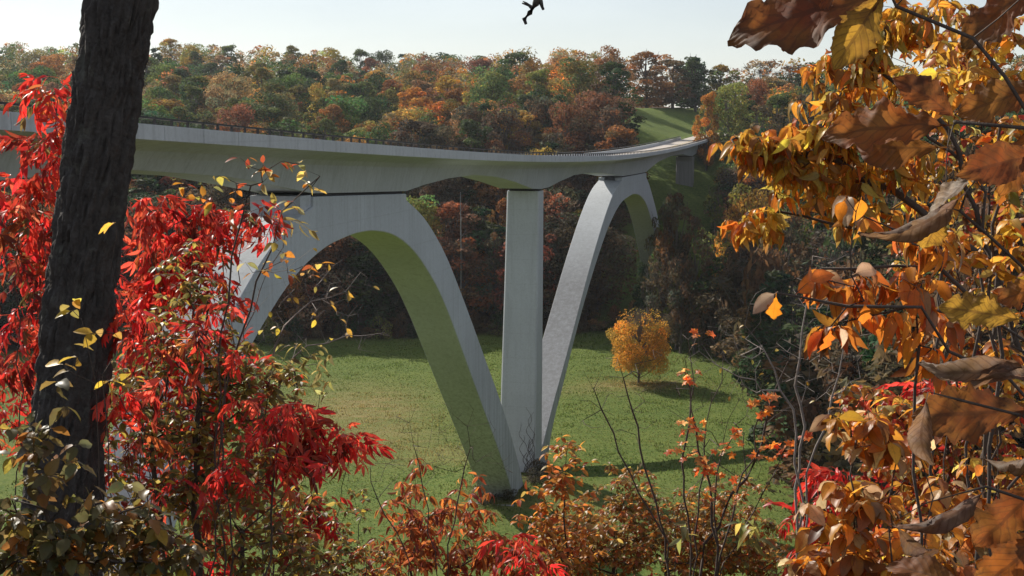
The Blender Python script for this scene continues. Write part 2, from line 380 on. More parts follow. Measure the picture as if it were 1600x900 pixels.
# parapets in cast lengths with railing posts on top
post_me = None
def boxV(s0, s1, o0, o1, z0, z1):
    V = [];
    for s in (s0, s1):
        for o in (o0, o1):
            for z in (z0, z1): V.append(B(s, o, z))
    return np.array(V), [(0, 1, 3, 2), (4, 6, 7, 5), (0, 4, 5, 1), (2, 3, 7, 6), (0, 2, 6, 4), (1, 5, 7, 3)]
rngp = np.random.default_rng(3)
pb = bmesh.new(); bmesh.ops.create_cube(pb, size=1); post_me = bpy.data.meshes.new('post'); 
for v in pb.verts: v.co = Vector((v.co.x * .13, v.co.y * .16, v.co.z * .42))
pb.to_mesh(post_me); pb.free(); post_me.materials.append(M_RAIL)
for sgn in (1, -1):
    oc = 5.68 * sgn
    V, Fc = sweep(np.arange(-188, 263, 2.5), lambda s: [(oc - .22, T(s) - .80), (oc + .24, T(s) - .80 - .22 * 0), (oc + .24, T(s)), (oc - .14, T(s))])
    par = bpart('parapet', V, Fc, M_PARAPET)
    if sgn > 0: par['label'] = 'weathered parapet on the viewer side of the deck'
    V, Fc = sweep(np.arange(-188, 263, 2.5), lambda s: [(oc + .26, T(s) - .86), (oc + .26, T(s) - .80), (oc - .3, T(s) - .80), (oc - .3, T(s) - .86)])
    # each cast parapet length shows as a panel on the outer face
    rail_o = 5.68 * sgn
    V, Fc = sweep(np.arange(-188, 263, 2.5), lambda s: [(rail_o - .09, T(s) + .33), (rail_o + .09, T(s) + .33), (rail_o + .09, T(s) + .45), (rail_o - .09, T(s) + .45)])
    bpart('rail', V, Fc, M_RAIL, par)
    for s in np.arange(-140 if sgn > 0 else -60, 262, 2.0 if sgn > 0 else 3.0):
        o = add('post', post_me, par); q = B(s, rail_o, T(s) + .17) - bridge_loc; o.location = q; o.rotation_euler = (0, 0, -A)
    s0 = -188.
    if sgn > 0:
        while s0 < 60:                           # outer fascia panels with open joints
            L_ = 4.9 if s0 < 0 else 5.6
            j = rngp.normal(0, .006)
            Va = []
            for s in (s0 + .03, s0 + L_ - .03):
                t = float(T(s)); Va += [B(s, oc + .243, t - .88), B(s, oc + .30 + j, t - .88), B(s, oc + .30 + j, t - .03), B(s, oc + .243, t - .03)]
            bpart('fascia_panel', np.array(Va), [(0, 1, 2, 3), (7, 6, 5, 4), (0, 4, 5, 1), (1, 5, 6, 2), (2, 6, 7, 3), (3, 7, 4, 0)], M_PARAPET, par)
            s0 += L_

def resample(P, n):
    P = np.array(P, float); L_ = np.concatenate([[0], np.cumsum(np.linalg.norm(np.diff(P, axis=0), axis=1))])
    u = np.linspace(0, L_[-1], n); return np.stack([np.interp(u, L_, P[:, 0]), np.interp(u, L_, P[:, 1])], -1)
def smooth_curve(P, n):                          # Catmull-Rom through the points
    P = np.array(P, float); Q = np.concatenate([[2 * P[0] - P[1]], P, [2 * P[-1] - P[-2]]]); out = []
    for i in range(len(P) - 1):
        p0, p1, p2, p3 = Q[i:i + 4]
        for t in np.linspace(0, 1, 12, endpoint=False):
            out.append(.5 * ((2 * p1) + (-p0 + p2) * t + (2 * p0 - 5 * p1 + 4 * p2 - p3) * t ** 2 + (-p0 + 3 * p1 - 3 * p2 + p3) * t ** 3))
    out.append(P[-1]); return resample(out, n)
def arch(ext_l, top, ext_r, intr, hw, name_label):
    """ext_l / ext_r: extrados curves, top: the crown block's corners, intr: intrados"""
    ext = np.concatenate([smooth_curve(ext_l, 44), np.array(top[:-2], float).reshape(-1, 2), resample(top[-2:], 22), smooth_curve(ext_r, 48)])
    inn = smooth_curve(intr, 400)
    # pair every extrados point with the intrados at the same share of length
    L_ = np.concatenate([[0], np.cumsum(np.linalg.norm(np.diff(ext, axis=0), axis=1))]); u = L_ / L_[-1]
    Li = np.concatenate([[0], np.cumsum(np.linalg.norm(np.diff(inn, axis=0), axis=1))]); Li /= Li[-1]
    ii = np.stack([np.interp(u, Li, inn[:, 0]), np.interp(u, Li, inn[:, 1])], -1)
    n = len(ext); V = []
    for o in (hw, -hw):
        V += [B(p[0], o, p[1]) for p in ext] + [B(p[0], o, p[1]) for p in ii]
    V = np.array(V); Fc = []
    e0, i0, e1, i1 = 0, n, 2 * n, 3 * n
    for k in range(n - 1):
        Fc += [(e0 + k, e0 + k + 1, i0 + k + 1, i0 + k), (e1 + k + 1, e1 + k, i1 + k, i1 + k + 1),
               (e0 + k + 1, e0 + k, e1 + k, e1 + k + 1), (i0 + k, i0 + k + 1, i1 + k + 1, i1 + k)]
    Fc += [(e0, i0, i1, e1), (i0 + n - 1, e0 + n - 1, e1 + n - 1, i1 + n - 1)]
    o = bpart('arch', V, Fc, M_ARCH); o['label'] = name_label
    md = o.modifiers.new('edge', 'BEVEL'); md.width = .07; md.segments = 1; md.limit_method = 'ANGLE'; md.angle_limit = math.radians(40)
    return o
GAP = .28
def soff(s): return float(T(s) - depth(s))
arch(ext_l=[(-146, -2), (-136, 9), (-124, 21.5), (-112, 33.0), (-105.5, 38.4), (-101.2, 41.3), (-97.6, 43.3), (-93.6, 45.0), (-88.45, 46.25)],
     top=[(-88.4, soff(-88.4) - GAP), (-64, soff(-64) - GAP)],
     ext_r=[(-63.95, 45.5), (-58.7, 43.6), (-54.1, 41.2), (-49.3, 38.0), (-44.1, 33.7), (-38.5, 28.8), (-32.4, 23.3), (-25.8, 17.4), (-18.6, 10.1), (-11.4, 1.6), (-10, -1)],
     intr=[(-140, -2), (-128, 10), (-118, 21.5), (-110, 29.8), (-103.5, 35.0), (-96.9, 38.9), (-91.6, 41.2), (-86.3, 42.55), (-82, 43.05), (-77.5, 43.25), (-72.6, 43.0), (-67, 42.0), (-61, 39.8), (-54.3, 35.9), (-49.4, 32.1), (-44.2, 27.3), (-38.6, 22.0), (-32.5, 16.3), (-25.9, 10.1), (-19.2, 3.3), (-16, -1)],
     hw=2.45, name_label='arch with the near leg lost in red foliage')
arch(ext_l=[(-1, 1.5), (2.4, 4.7), (9.6, 9.2), (17.2, 13.4), (25.4, 18.1), (33, 22.6), (41.6, 27.6), (50.3, 32.2), (57.3, 35.6), (64.8, 38.7), (71, 40.6), (78.2, 41.9)],
     top=[(80.6, 42.0), (80.65, soff(80.6) - GAP), (116, soff(116) - GAP)],
     ext_r=[(116.05, 41.2), (121, 39.4), (126, 37.1), (134.7, 32.6), (144, 26.8), (155, 18.5), (166, 9), (176, -2)],
     intr=[(4, -1), (8.6, 5.2), (17.3, 10.7), (28.3, 17.6), (40.5, 24.2), (53.9, 30.4), (65, 34.4), (77.2, 37.2), (90, 38.1), (97, 38.15), (104, 37.6), (110.5, 36.5), (116.6, 34.8), (123, 32.0), (130, 28), (140, 21), (152, 11), (163, -2)],
     hw=2.45, name_label='far arch with sunlit upper leg')
for o0, o1 in ((-2.448, -1.15), (1.05, 2.448)):          # cheeks of the slotted bearing seat on the far crown
    V, Fc = boxV(78.2, 80.9, o0, o1, 41.5, soff(79.5) - GAP); bpart('bearing_seat', V, Fc, M_ARCH)
V, Fc = boxV(-90.6, -88.38, -2.2, 2.2, 45.4, soff(-89.5) - GAP); bpart('bearing_seat', V, Fc, M_ARCH)
for s0, s1 in ((-87.6, -64.6), (81.2, 115.4), (-1.2, 1.2), (224, 226.4)):
    z = max(soff(s0), soff(s1)); zb = min(soff(s0), soff(s1)) - GAP - .15
    Va = []
    for s in (s0, s1):
        for o in (-2.2, 2.2): Va += [B(s, o, soff(s) - GAP - .1), B(s, o, soff(s) + .1)]
    bpart('bearing', np.array(Va), [(0, 1, 3, 2), (4, 6, 7, 5), (0, 4, 5, 1), (2, 3, 7, 6), (0, 2, 6, 4), (1, 5, 7, 3)], M_BEAR)
M_SHADEC = concrete('shade_dark_concrete', (.30, .29, .28), (.16, .16, .15), .7)  # far pier's tree shade put into a darker colour; the footing shares it
def pier(levels, label, mat=M_CONC):
    V = []; n = 8
    for z, s0, s1, o0, o1 in levels:
        c = .22
        V += [B(s, o, z) for s, o in ((s0 + c, o0), (s1 - c, o0), (s1, o0 + c), (s1, o1 - c), (s1 - c, o1), (s0 + c, o1), (s0, o1 - c), (s0, o0 + c))]
    Fc = [(i * n + j, i * n + (j + 1) % n, (i + 1) * n + (j + 1) % n, (i + 1) * n + j) for i in range(len(levels) - 1) for j in range(n)]
    Fc += [tuple(range(n)), tuple(range((len(levels) - 1) * n, len(levels) * n))]
    o = bpart('pier', np.array(V), Fc, mat); o['label'] = label
pier([(-2, -3.4, 1.5, -3.35, 2.3), (14, -2.9, 1.55, -3.1, 2.35), (30, -2.1, 1.6, -2.75, 2.42), (soff(0) - GAP, -1.5, 1.7, -2.5, 2.45)], 'tall tapering pier between the two arches')
pier([(10, 223, 227.6, -3, 3), (38, 223.4, 227.2, -2.7, 2.7), (soff(225) - 1.7, 223.4, 227.2, -2.7, 2.7), (soff(225) - GAP, 223.0, 227.6, -2.7, 2.7)], 'stubby shaded pier near the far abutment', M_SHADEC)
pier([(15, -152, -148, -3, 3), (soff(-150) - GAP, -151.7, -148.3, -2.6, 2.6)], 'pier on the near hillside')
V, Fc = boxV(-20.6, 3.2, -3.5, 3.1, -2, 1.15); bpart('footing', V, Fc, M_SHADEC)
V, Fc = boxV(253, 264, -5.2, 5.2, 34, soff(258) + .4); bpart('abutment', V, Fc, M_CONC)
V, Fc = boxV(-200, -184, -5.2, 5.2, 34, T(-186) - 1.2); bpart('abutment', V, Fc, M_CONC)
# approach road beyond the bridge
V, Fc = sweep(np.arange(262, 440, 4.0), lambda s: [(road_off(s) + 5.2, T(s) - .85), (road_off(s) - 5.2, T(s) - .85), (road_off(s) - 5.2, T(s) - 1.4), (road_off(s) + 5.2, T(s) - 1.4)])
road = add('road', fix(mesh_np('road', V, Fc, M_ROAD))); tag(road, kind='structure')
for o0, mt in ((4.4, M_LINE), (-4.4, M_LINE), (.15, M_YLINE)):
    V, Fc = sweep(np.arange(262, 440, 4.0), lambda s: [(road_off(s) + o0 - .08, T(s) - .846), (road_off(s) + o0 + .08, T(s) - .846), (road_off(s) + o0 + .08, T(s) - .9), (road_off(s) + o0 - .08, T(s) - .9)])
    add('lane_marking', fix(mesh_np('lane_marking', V, Fc, mt)), road)
# ------------------------------------------------------------------ trees of the valley
def tube(P, R, k=6):
    """tapered tube along P (n,3) with radii R; returns verts, quad faces"""
    P = np.asarray(P, float); n = len(P); R = np.broadcast_to(np.asarray(R, float), (n,))
    t = unit(np.gradient(P, axis=0)); ref = np.where(np.abs(t[:, 2:3]) > .9, [[1., 0, 0]], [[0, 0, 1.]])
    a = unit(np.cross(t, ref)); b = np.cross(t, a)
    ang = np.linspace(0, 2 * np.pi, k, endpoint=False)
    V = P[:, None] + R[:, None, None] * (np.cos(ang)[None, :, None] * a[:, None] + np.sin(ang)[None, :, None] * b[:, None])
    i = np.arange(n - 1)[:, None] * k; j = np.arange(k)[None]; j2 = (j + 1) % k
    Fq = np.stack([i + j, i + j2, i + k + j2, i + k + j], -1).reshape(-1, 4)
    return V.reshape(-1, 3), Fq
def joinVF(parts):
    V, Fq, off = [], [], 0
    for v, f in parts: V.append(v); Fq.append(f + off); off += len(v)
    return np.concatenate(V), np.concatenate(Fq)
def leafy(C, N, size, rng, elong=1.0):
    """little leaf-clump quads at C facing roughly N"""
    n = len(C); N = unit(N + rng.normal(0, .55, (n, 3))); ref = unit(rng.normal(0, 1, (n, 3)))
    a = unit(np.cross(N, ref)); b = np.cross(N, a)
    s = size * rng.uniform(.55, 1.3, (n, 1)); fold = N * s * rng.uniform(-.35, .35, (n, 1))
    V = np.stack([C - a * s * elong, C - b * s * .55 + fold, C + a * s * elong, C + b * s * .55 + fold * .5], 1).reshape(-1, 3)
    return V, np.arange(n * 4).reshape(n, 4)
def tree_proto(seed, H=20., W=7., base=.22, lobes=16, n=2600, size=.5, shape='round', bare=0.0, clump=.42):
    """returns (trunk V,F), (crown V,F,tint); unit metres, foot at the origin"""
    rng = np.random.default_rng(seed)
    top = H * .9; lean = rng.normal(0, .25, 2)
    zt = np.linspace(-1.0, top, 9); P = np.stack([lean[0] * (zt / top) ** 2 * 2 + rng.normal(0, .12, 9), lean[1] * (zt / top) ** 2 * 2 + rng.normal(0, .12, 9), zt], -1); P[:2, :2] *= .2
    tr = [tube(P, np.linspace(.030 * H * .6, .03, 9), 6)]
    cents, rad = [], []
    zc0 = H * base
    for k in range(lobes):
        u = (k + .5) / lobes; z = zc0 + (H * .93 - zc0) * u
        v = (z - zc0) / (H - zc0)
        env = {'round': math.sin(math.pi * min(1, .12 + .86 * v)) ** .55, 'oval': math.sin(math.pi * min(1, .15 + .82 * v)) ** .8,
               'cone': (1.02 - v) ** .8, 'dome': max(.3, math.sqrt(max(0, 1 - ((v - .40) / .64) ** 2))), 'spread': math.sin(math.pi * min(1, .3 + .66 * v)) ** .5}[shape]
        r = W * env * (rng.uniform(.30, .92) if shape != 'dome' else rng.uniform(.45, .74)); a = k * 2.399 + rng.normal(0, .4)
        c = np.array([r * math.cos(a), r * math.sin(a), z + rng.normal(0, .35)])
        cents.append(c); rad.append(W * clump * (rng.uniform(.6, 1.3) if shape != 'dome' else rng.uniform(.8, 1.15)) * (1 - .45 * v * (shape != 'round')))
        b0 = P[min(8, max(1, int(8 * (z / top) * .72)))]
        mid = (b0 + c) / 2 + np.array([0, 0, -.4]); tr.append(tube(np.array([b0, mid, c, c + (c - mid) * .5]), [.012 * H * .5, .008 * H * .5, .05, .02], 4))
    if shape != 'cone':
        cents.append(np.array([lean[0] * 2, lean[1] * 2, H * .88])); rad.append(W * clump)
    cents = np.array(cents); rad = np.array(rad)
    pick = rng.choice(len(cents), n, p=rad ** 2 / np.sum(rad ** 2))
    d = unit(rng.normal(0, 1, (n, 3)) + np.array([0, 0, .25])); rr = rng.uniform(.55, 1.06, (n, 1)) ** .6
    C = cents[pick] + d * rr * rad[pick][:, None] * np.array([1, 1, .78])
    lob_t = rng.uniform(.6, 1.35, len(cents))
    tv = lob_t[pick] * rng.uniform(.6, 1.4, n)
    hue = rng.normal(0, .17, len(cents))[pick] + rng.normal(0, .10, n)
    tint = np.stack([tv * (1 + hue), tv, tv * (1 - hue * .5)], -1)
    if bare > 0:                                     # leafless twigs standing out of the crown
        m = int(n * bare); i = rng.choice(len(cents), m)
        d2 = unit(rng.normal(0, 1, (m, 3)) + np.array([0, 0, .7])); s0 = cents[i]; s1 = s0 + d2 * rad[i][:, None] * rng.uniform(.8, 1.5, (m, 1))
        w = unit(np.cross(d2, rng.normal(0, 1, (m, 3)))) * .035
        mid = (s0 + s1) / 2 + rng.normal(0, .15, (m, 3))
        Vt = np.stack([s0 - w, s0 + w, mid + w * .7, mid - w * .7, s1], 1)
        base_i = np.arange(m)[:, None] * 5
        tr.append((Vt.reshape(-1, 3), np.concatenate([base_i + [[0, 1, 2, 3]], base_i + [[3, 2, 4, 4]]]).astype(int)))
    V, Fq = leafy(C, d, size, rng)
    tV, tF = joinVF(tr)
    return (tV, tF), (V, Fq, np.repeat(tint, 4, 0))
def tri_fix(Fq):                                     # quads whose last two corners coincide become triangles
    return [tuple(f[:3]) if f[2] == f[3] else tuple(f) for f in Fq.tolist()]
PROTO = {}
def make_proto(key, **kw):
    (tV, tF), (cV, cF, ct) = tree_proto(**kw)
    tm = mesh_np('trunk', tV, tri_fix(tF), M_TRUNK if not key.startswith('bare') else M_DARKTWIG)
    cm = mesh_np('crown', cV, cF, M_CROWN, tint=ct)
    PROTO[key] = dict(trunk=tm, crown=cm, H=kw.get('H', 20.), W=kw.get('W', 7.), data=(tV, tF, cV, cF, ct))
for i in range(5): make_proto('round%d' % i, seed=10 + i, H=20, W=7.2, lobes=30, n=6000, size=.35, base=.12, clump=.36, shape='round')
for i in range(4): make_proto('oval%d' % i, seed=30 + i, H=22, W=5.4, lobes=30, n=5200, size=.34, base=.10, shape='oval', bare=.04, clump=.37)
for i in range(3): make_proto('sparse%d' % i, seed=50 + i, H=21, W=5.8, lobes=24, n=2000, size=.36, base=.14, shape='oval', bare=.35, clump=.36)
for i in range(2): make_proto('bare%d' % i, seed=60 + i, H=22, W=5.6, lobes=26, n=420, size=.28, base=.3, shape='spread', bare=3.2, clump=.5)
make_proto('cone0', seed=70, H=18, W=4.0, lobes=26, n=3000, size=.38, base=.08, shape='cone')
make_proto('shrub0', seed=75, H=6, W=4.4, lobes=12, n=1800, size=.28, base=.06, shape='round')
make_proto('shrub1', seed=76, H=6, W=4.0, lobes=12, n=1200, size=.25, base=.06, shape='oval', bare=.5)

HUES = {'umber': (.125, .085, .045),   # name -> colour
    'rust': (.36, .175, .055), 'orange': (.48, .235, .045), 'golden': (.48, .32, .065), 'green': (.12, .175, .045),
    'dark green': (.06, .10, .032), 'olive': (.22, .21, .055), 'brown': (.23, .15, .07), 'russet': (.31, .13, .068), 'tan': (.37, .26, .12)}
SHOWN = []
TREES = []      # (x, y, H, W, hue, proto, yaw, named label or None)
def tree_at(px, top, D, H, Wpx, hue, proto, label=None):
    w = at(px, top, D)
    if top < 200:                                    # stand it far enough up the hill for a natural height
        while w[2] - gz(w[0], D) > 27 and D < 760: D += 6; w = at(px, top, D)
        SHOWN.append((px, top, Wpx, D))
    W = Wpx / FPX * D / 2
    TREES.append([w[0], D, H, W, hue, proto, RNG.uniform(0, 6.28), label, w[2]])
# trees that stand out in the photograph: px, top, distance, height, width in pixels
tree_at(540, 148, 335, 22, 96, 'green', 'round0', 'round leafy green tree just above the railing over the near arch')
tree_at(583, 152, 348, 22, 60, 'dark green', 'round1', 'dark green tree touching the right side of the round green tree')
tree_at(640, 168, 338, 20, 112, 'golden', 'round2', 'broad golden orange tree close above the railing beside the round green tree')
tree_at(648, 132, 372, 24, 80, 'orange', 'oval0', 'tall bright orange tree rising behind the broad golden tree')
tree_at(735, 158, 350, 22, 76, 'brown', 'sparse0', 'brown thinning tree between the golden tree and the pale yellow tree')
tree_at(797, 164, 345, 18, 64, 'golden', 'oval1', 'pale yellow topped tree above the deck over the middle pier')
tree_at(765, 118, 395, 26, 84, 'green', 'round3', 'large green tree standing high above the middle pier')
tree_at(838, 105, 400, 27, 80, 'olive', 'oval2', 'tall olive tree on the ridge above the middle pier')
tree_at(888, 160, 372, 22, 84, 'russet', 'round4', 'reddish tree with rounded top left of the purple brown tree')
tree_at(952, 166, 378, 20, 90, 'russet', 'sparse1', 'dusky red brown tree close above the deck bend')
tree_at(905, 94, 440, 27, 90, 'olive', 'round1', 'olive tree on the ridge top over the deck bend')
tree_at(960, 92, 430, 28, 80, 'dark green', 'oval3', 'tall dark green tree on the ridge over the far arch')
tree_at(1012, 76, 575, 30, 84, 'rust', 'oval0', 'tallest rust coloured tree crowning the ridge near the grassy bank')
tree_at(1052, 90, 580, 28, 78, 'brown', 'oval1', 'brown ridge tree just beyond the tallest rust tree')
tree_at(1088, 92, 585, 26, 70, 'dark green', 'oval2', 'dark green tree on the ridge above the grassy bank')
tree_at(1128, 98, 590, 26, 74, 'olive', 'oval3', 'dusky olive tree on the ridge end above the road')
tree_at(1140, 128, 345, 24, 96, 'olive', 'round2', 'olive tree with orange edge beside the far end of the road')
tree_at(1106, 140, 352, 20, 50, 'orange', 'oval2', 'small orange tree at the left edge of the olive roadside tree')
tree_at(1190, 95, 400, 30, 80, 'brown', 'bare0', 'bare grey branched tree above the roadside olive tree')
tree_at(1240, 98, 390, 28, 76, 'russet', 'bare1', 'bare reddish twigged tree beside the bare grey tree')
tree_at(1190, 160, 335, 18, 90, 'brown', 'sparse1', 'brown thinning tree below the two bare trees')
tree_at(1310, 60, 330, 34, 110, 'green', 'oval3', 'tall green tree half hidden behind yellow orange leaves')
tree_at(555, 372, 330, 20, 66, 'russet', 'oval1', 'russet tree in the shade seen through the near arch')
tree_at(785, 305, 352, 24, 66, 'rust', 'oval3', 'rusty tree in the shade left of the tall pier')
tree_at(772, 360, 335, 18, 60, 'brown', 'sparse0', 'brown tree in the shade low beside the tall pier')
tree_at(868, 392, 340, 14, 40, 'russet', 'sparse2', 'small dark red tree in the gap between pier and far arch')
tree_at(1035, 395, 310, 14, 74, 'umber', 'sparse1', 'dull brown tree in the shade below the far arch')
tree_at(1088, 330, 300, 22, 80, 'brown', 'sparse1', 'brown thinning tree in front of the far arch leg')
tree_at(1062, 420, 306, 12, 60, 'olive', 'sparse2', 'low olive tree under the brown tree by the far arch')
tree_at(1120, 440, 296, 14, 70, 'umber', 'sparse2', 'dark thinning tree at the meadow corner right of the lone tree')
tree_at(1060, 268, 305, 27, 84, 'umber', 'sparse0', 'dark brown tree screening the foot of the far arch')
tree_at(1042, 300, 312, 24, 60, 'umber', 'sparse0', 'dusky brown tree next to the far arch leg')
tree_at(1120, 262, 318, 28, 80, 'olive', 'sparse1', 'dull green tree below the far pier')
tree_at(1175, 245, 305, 27, 110, 'golden', 'round1', 'yellow olive tree below the road end behind orange leaves')
tree_at(1250, 225, 300, 28, 100, 'green', 'round2', 'green tree on the right bank behind orange leaves')
tree_at(1230, 330, 270, 24, 110, 'brown', 'sparse0', 'grey brown thinning tree on the shaded right bank')
tree_at(1300, 380, 240, 24, 120, 'brown', 'bare1', 'bare thicket tree on the shaded right bank')
tree_at(1260, 440, 232, 20, 110, 'olive', 'bare0', 'bare dark tree at the meadow edge on the right bank')
tree_at(1330, 500, 205, 18, 120, 'brown', 'bare1', 'low bare tree at the foot of the right bank')
tree_at(1024, 352, 322, 33, 54, 'brown', 'sparse0', 'brown tree hiding the lower right leg of the far arch')
tree_at(1006, 405, 320, 26, 46, 'dark green', 'oval2', 'dark tree low inside the far arch opening')
tree_at(1040, 318, 318, 36, 62, 'olive', 'sparse2', 'tall olive brown tree against the far arch haunch')
tree_at(1066, 372, 300, 24, 70, 'umber', 'sparse1', 'dark brown tree behind the lone meadow tree')
n_named = len(TREES)
# the rest of the wood, thinning out with distance
rngf = np.random.default_rng(21)
cand = []
y = 326.
while y < 1050:
    step = 7.5 if y < 420 else (10 if y < 620 else 15)
    half = .44 * y + 45
    for x in np.arange(-half - 30, half, step):
        cand.append((x + rngf.normal(0, step * .3), y + rngf.normal(0, step * .3), step))
    y += step * .95
for yy in np.arange(150, 330, 6.5):
    for x in np.arange(48 + .07 * (yy - 200), .44 * yy + 40, 7.): cand.append((x + rngf.normal(0, 2), yy + rngf.normal(0, 2), 7))
for yy in np.arange(170, 330, 12.):
    for x in np.arange(-.44 * yy - 45, -(98 + .15 * (yy - 150)), 12.): cand.append((x, yy + rngf.normal(0, 3), 12))
for x in np.arange(-150, 75, 2.6):                   # brushy edge of the wood
    TREES.append([x, 327 + .22 * x + rngf.normal(2, 2.5), rngf.uniform(2.5, 6.5), rngf.uniform(1.8, 3.4), ['umber', 'olive', 'umber', 'dark green', 'brown'][rngf.integers(5)], 'shrub%d' % rngf.integers(2), rngf.uniform(0, 6), None, None])
for x, y, step in cand:
    e = float(edge_dist(x, y)); s, o = so(x, y)
    right_bank = x > 45 + .07 * (y - 200) and y < 330
    if e < 2 and not right_bank and x > -95: continue
    if abs(o) < 15 and s > 125 and s < 262: continue
    if s >= 240 and s < 350 and -52 < o < 13: continue
    ppx = 800 + FPX * x / y; ptop = float(proj([[x, y, gz(x, y) + 19]])[1][0])
    if any(abs(ppx - a_) < .5 * w_ + 8 and y < d_ + 4 and ptop < t_ + 34 for a_, t_, w_, d_ in SHOWN): continue
    if 985 < ppx < 1122 and o < 0 and 100 < s < 352: continue
    if s >= 350 and abs(o - float(road_off(s))) < 12: continue
    if any(abs(t[0] - x) < t[3] * .55 and abs(t[1] - y) < t[3] * .55 for t in TREES[:n_named]): continue
    zg = gz(x, y)
    big = vnoise(x, y, 60, 9) + .5 * vnoise(x, y, 22, 8) + rngf.normal(0, .16)
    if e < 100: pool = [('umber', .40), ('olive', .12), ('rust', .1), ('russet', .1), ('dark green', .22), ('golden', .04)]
    elif y < 450: pool = [('brown', .2), ('olive', .2), ('rust', .18), ('russet', .10), ('dark green', .14), ('golden', .11), ('tan', .07)]
    else: pool = [('rust', .20), ('tan', .16), ('olive', .22), ('green', .16), ('dark green', .12), ('orange', .06), ('golden', .08)]
    if big > .16 and e > 60: pool = [('dark green', .5), ('green', .35), ('olive', .15)]
    elif big < -.22 and e > 100: pool = [('rust', .35), ('orange', .2), ('tan', .25), ('russet', .1), ('golden', .1)]
    names, w = zip(*pool); w = np.array(w); hue = names[rngf.choice(len(names), p=w / w.sum())]
    protos = ['round%d' % k for k in range(5)] + ['oval%d' % k for k in range(4)] + (['sparse0', 'sparse1', 'sparse2'] if y < 470 else ['oval0'])
    if right_bank: protos = ['sparse0', 'sparse1', 'sparse2', 'bare0', 'bare1', 'oval1', 'shrub1', 'shrub0']; hue = ['umber', 'umber', 'umber', 'dark green'][rngf.integers(4)]
    if hue == 'dark green' and rngf.random() < .35: protos = ['cone0']
    H = rngf.uniform(14, 27) * (1.1 if e < 30 else 1); W = H * rngf.uniform(.27, .44) * (1.06 if y > 420 else 1)
    TREES.append([x, y, H, W, hue, protos[int(rngf.integers(len(protos)))], rngf.uniform(0, 6.28), None, None])
# how much of each tree shows: painter's buffer, near to far
rows = []
for t in TREES:
    zg = gz(t[0], t[1])
    if t[8] is not None:                             # named ones keep their top where the photograph has it
        H = t[8] - zg
        t[2] = float(np.clip(H, 8, 38)); zt = t[8] if 8 <= H <= 38 else zg + t[2]
        zg = zt - t[2]
    rows.append(zg)
buf = np.zeros((225, 400), bool)
area = np.zeros(len(TREES))
SO = np.arange(-134, 250, 1.5)
for s in SO:                                         # deck and arches hide what is behind them
    pass
order = np.argsort([t[1] for t in TREES])
yy_, xx_ = np.mgrid[0:225, 0:400]
for i in order:
    x, y, H, W = TREES[i][:4]
    px, py, dep = proj([[x, y, rows[i] + H * .6], [x, y, rows[i] + H]])
    rx = W / dep[0] * FPX / 4; ry = max(1., (py[0] - py[1]) / 4)
    if rx < .3 or px[0] < -60 or px[0] > 1660: continue
    cx, cy = px[0] / 4, py[0] / 4
    x0, x1, y0, y1 = int(max(0, cx - rx)), int(min(399, cx + rx)) + 1, int(max(0, cy - ry)), int(min(224, cy + ry)) + 1
    if x1 <= x0 or y1 <= y0: continue
    sub = (((xx_[y0:y1, x0:x1] - cx) / rx) ** 2 + ((yy_[y0:y1, x0:x1] - cy) / ry) ** 2) < 1
    area[i] = np.sum(sub & ~buf[y0:y1, x0:x1]); buf[y0:y1, x0:x1] |= sub
    by = int(min(224, cy + ry * 1.6)); buf[min(y1, 224):by, x0 + 1:x1 - 1] = True
for i in range(n_named, len(TREES)):                 # those behind the near foliage belong to the mass
    px, py, dep = proj([[TREES[i][0], TREES[i][1], rows[i] + TREES[i][2] * .75]])
    if px[0] > 1290 or px[0] < 10 or (py[0] > 235 and px[0] < 330): area[i] = min(area[i], 3)
area[:n_named] += 1e4
ind = np.argsort(-area)
N_IND = 285
chosen = [int(i) for i in ind[:N_IND] if area[i] >= 4]
def hue_of(h, r):
    c = np.array(HUES[h]) * r.uniform(.8, 1.22) * np.exp(r.normal(0, .07, 3)); return tuple(float(v) for v in c)
SEG = [(-1e9, 255, 'behind the black trunk'), (255, 430, 'right of the black trunk'), (430, 650, 'over the near arch'), (650, 870, 'over the middle pier'), (870, 1035, 'over the far arch'),
       (1035, 1290, 'by the far road end'), (1290, 1e9, 'behind the big brown leaves')]
SEG_LOW = ['behind the red leaves', 'beside the near arch leg', 'inside the near arch', 'beside the tall pier', 'inside the far arch', 'on the right bank', 'behind the big brown leaves']
ORD = ['first', 'second', 'third', 'fourth', 'fifth', 'sixth', 'seventh', 'eighth', 'ninth', 'tenth', 'eleventh', 'twelfth', 'thirteenth', 'fourteenth', 'fifteenth', 'sixteenth', 'seventeenth', 'eighteenth', 'nineteenth', 'twentieth']
keys = {}
for i in chosen:
    if TREES[i][7]: continue
    x, y, H, W = TREES[i][:4]; px, py, dep = proj([[x, y, rows[i] + H * .75]])
    seg = [k for k, q in enumerate(SEG) if q[0] <= px[0] < q[1]][0]
    low = py[0] > 235; row = 'low' if low else ('skyline' if py[0] < 115 else ('slope' if py[0] < 165 else 'rail'))
    keys.setdefault((row, seg, TREES[i][4]), []).append((px[0], i))
for (row, seg, hue), v in keys.items():
    v.sort(); where = SEG_LOW[seg] if row == 'low' else SEG[seg][2]
    rowtxt = {'low': 'in shade', 'skyline': 'on the skyline', 'slope': 'halfway uphill', 'rail': 'low uphill'}[row]
    for k, (_, i) in enumerate(v):
        if len(v) == 1: TREES[i][7] = f'the only {hue} tree {rowtxt} {where}'
        else: TREES[i][7] = f'{ORD[min(k, 19)]} {hue} tree from left {rowtxt}, {where}'
rngc = np.random.default_rng(5)
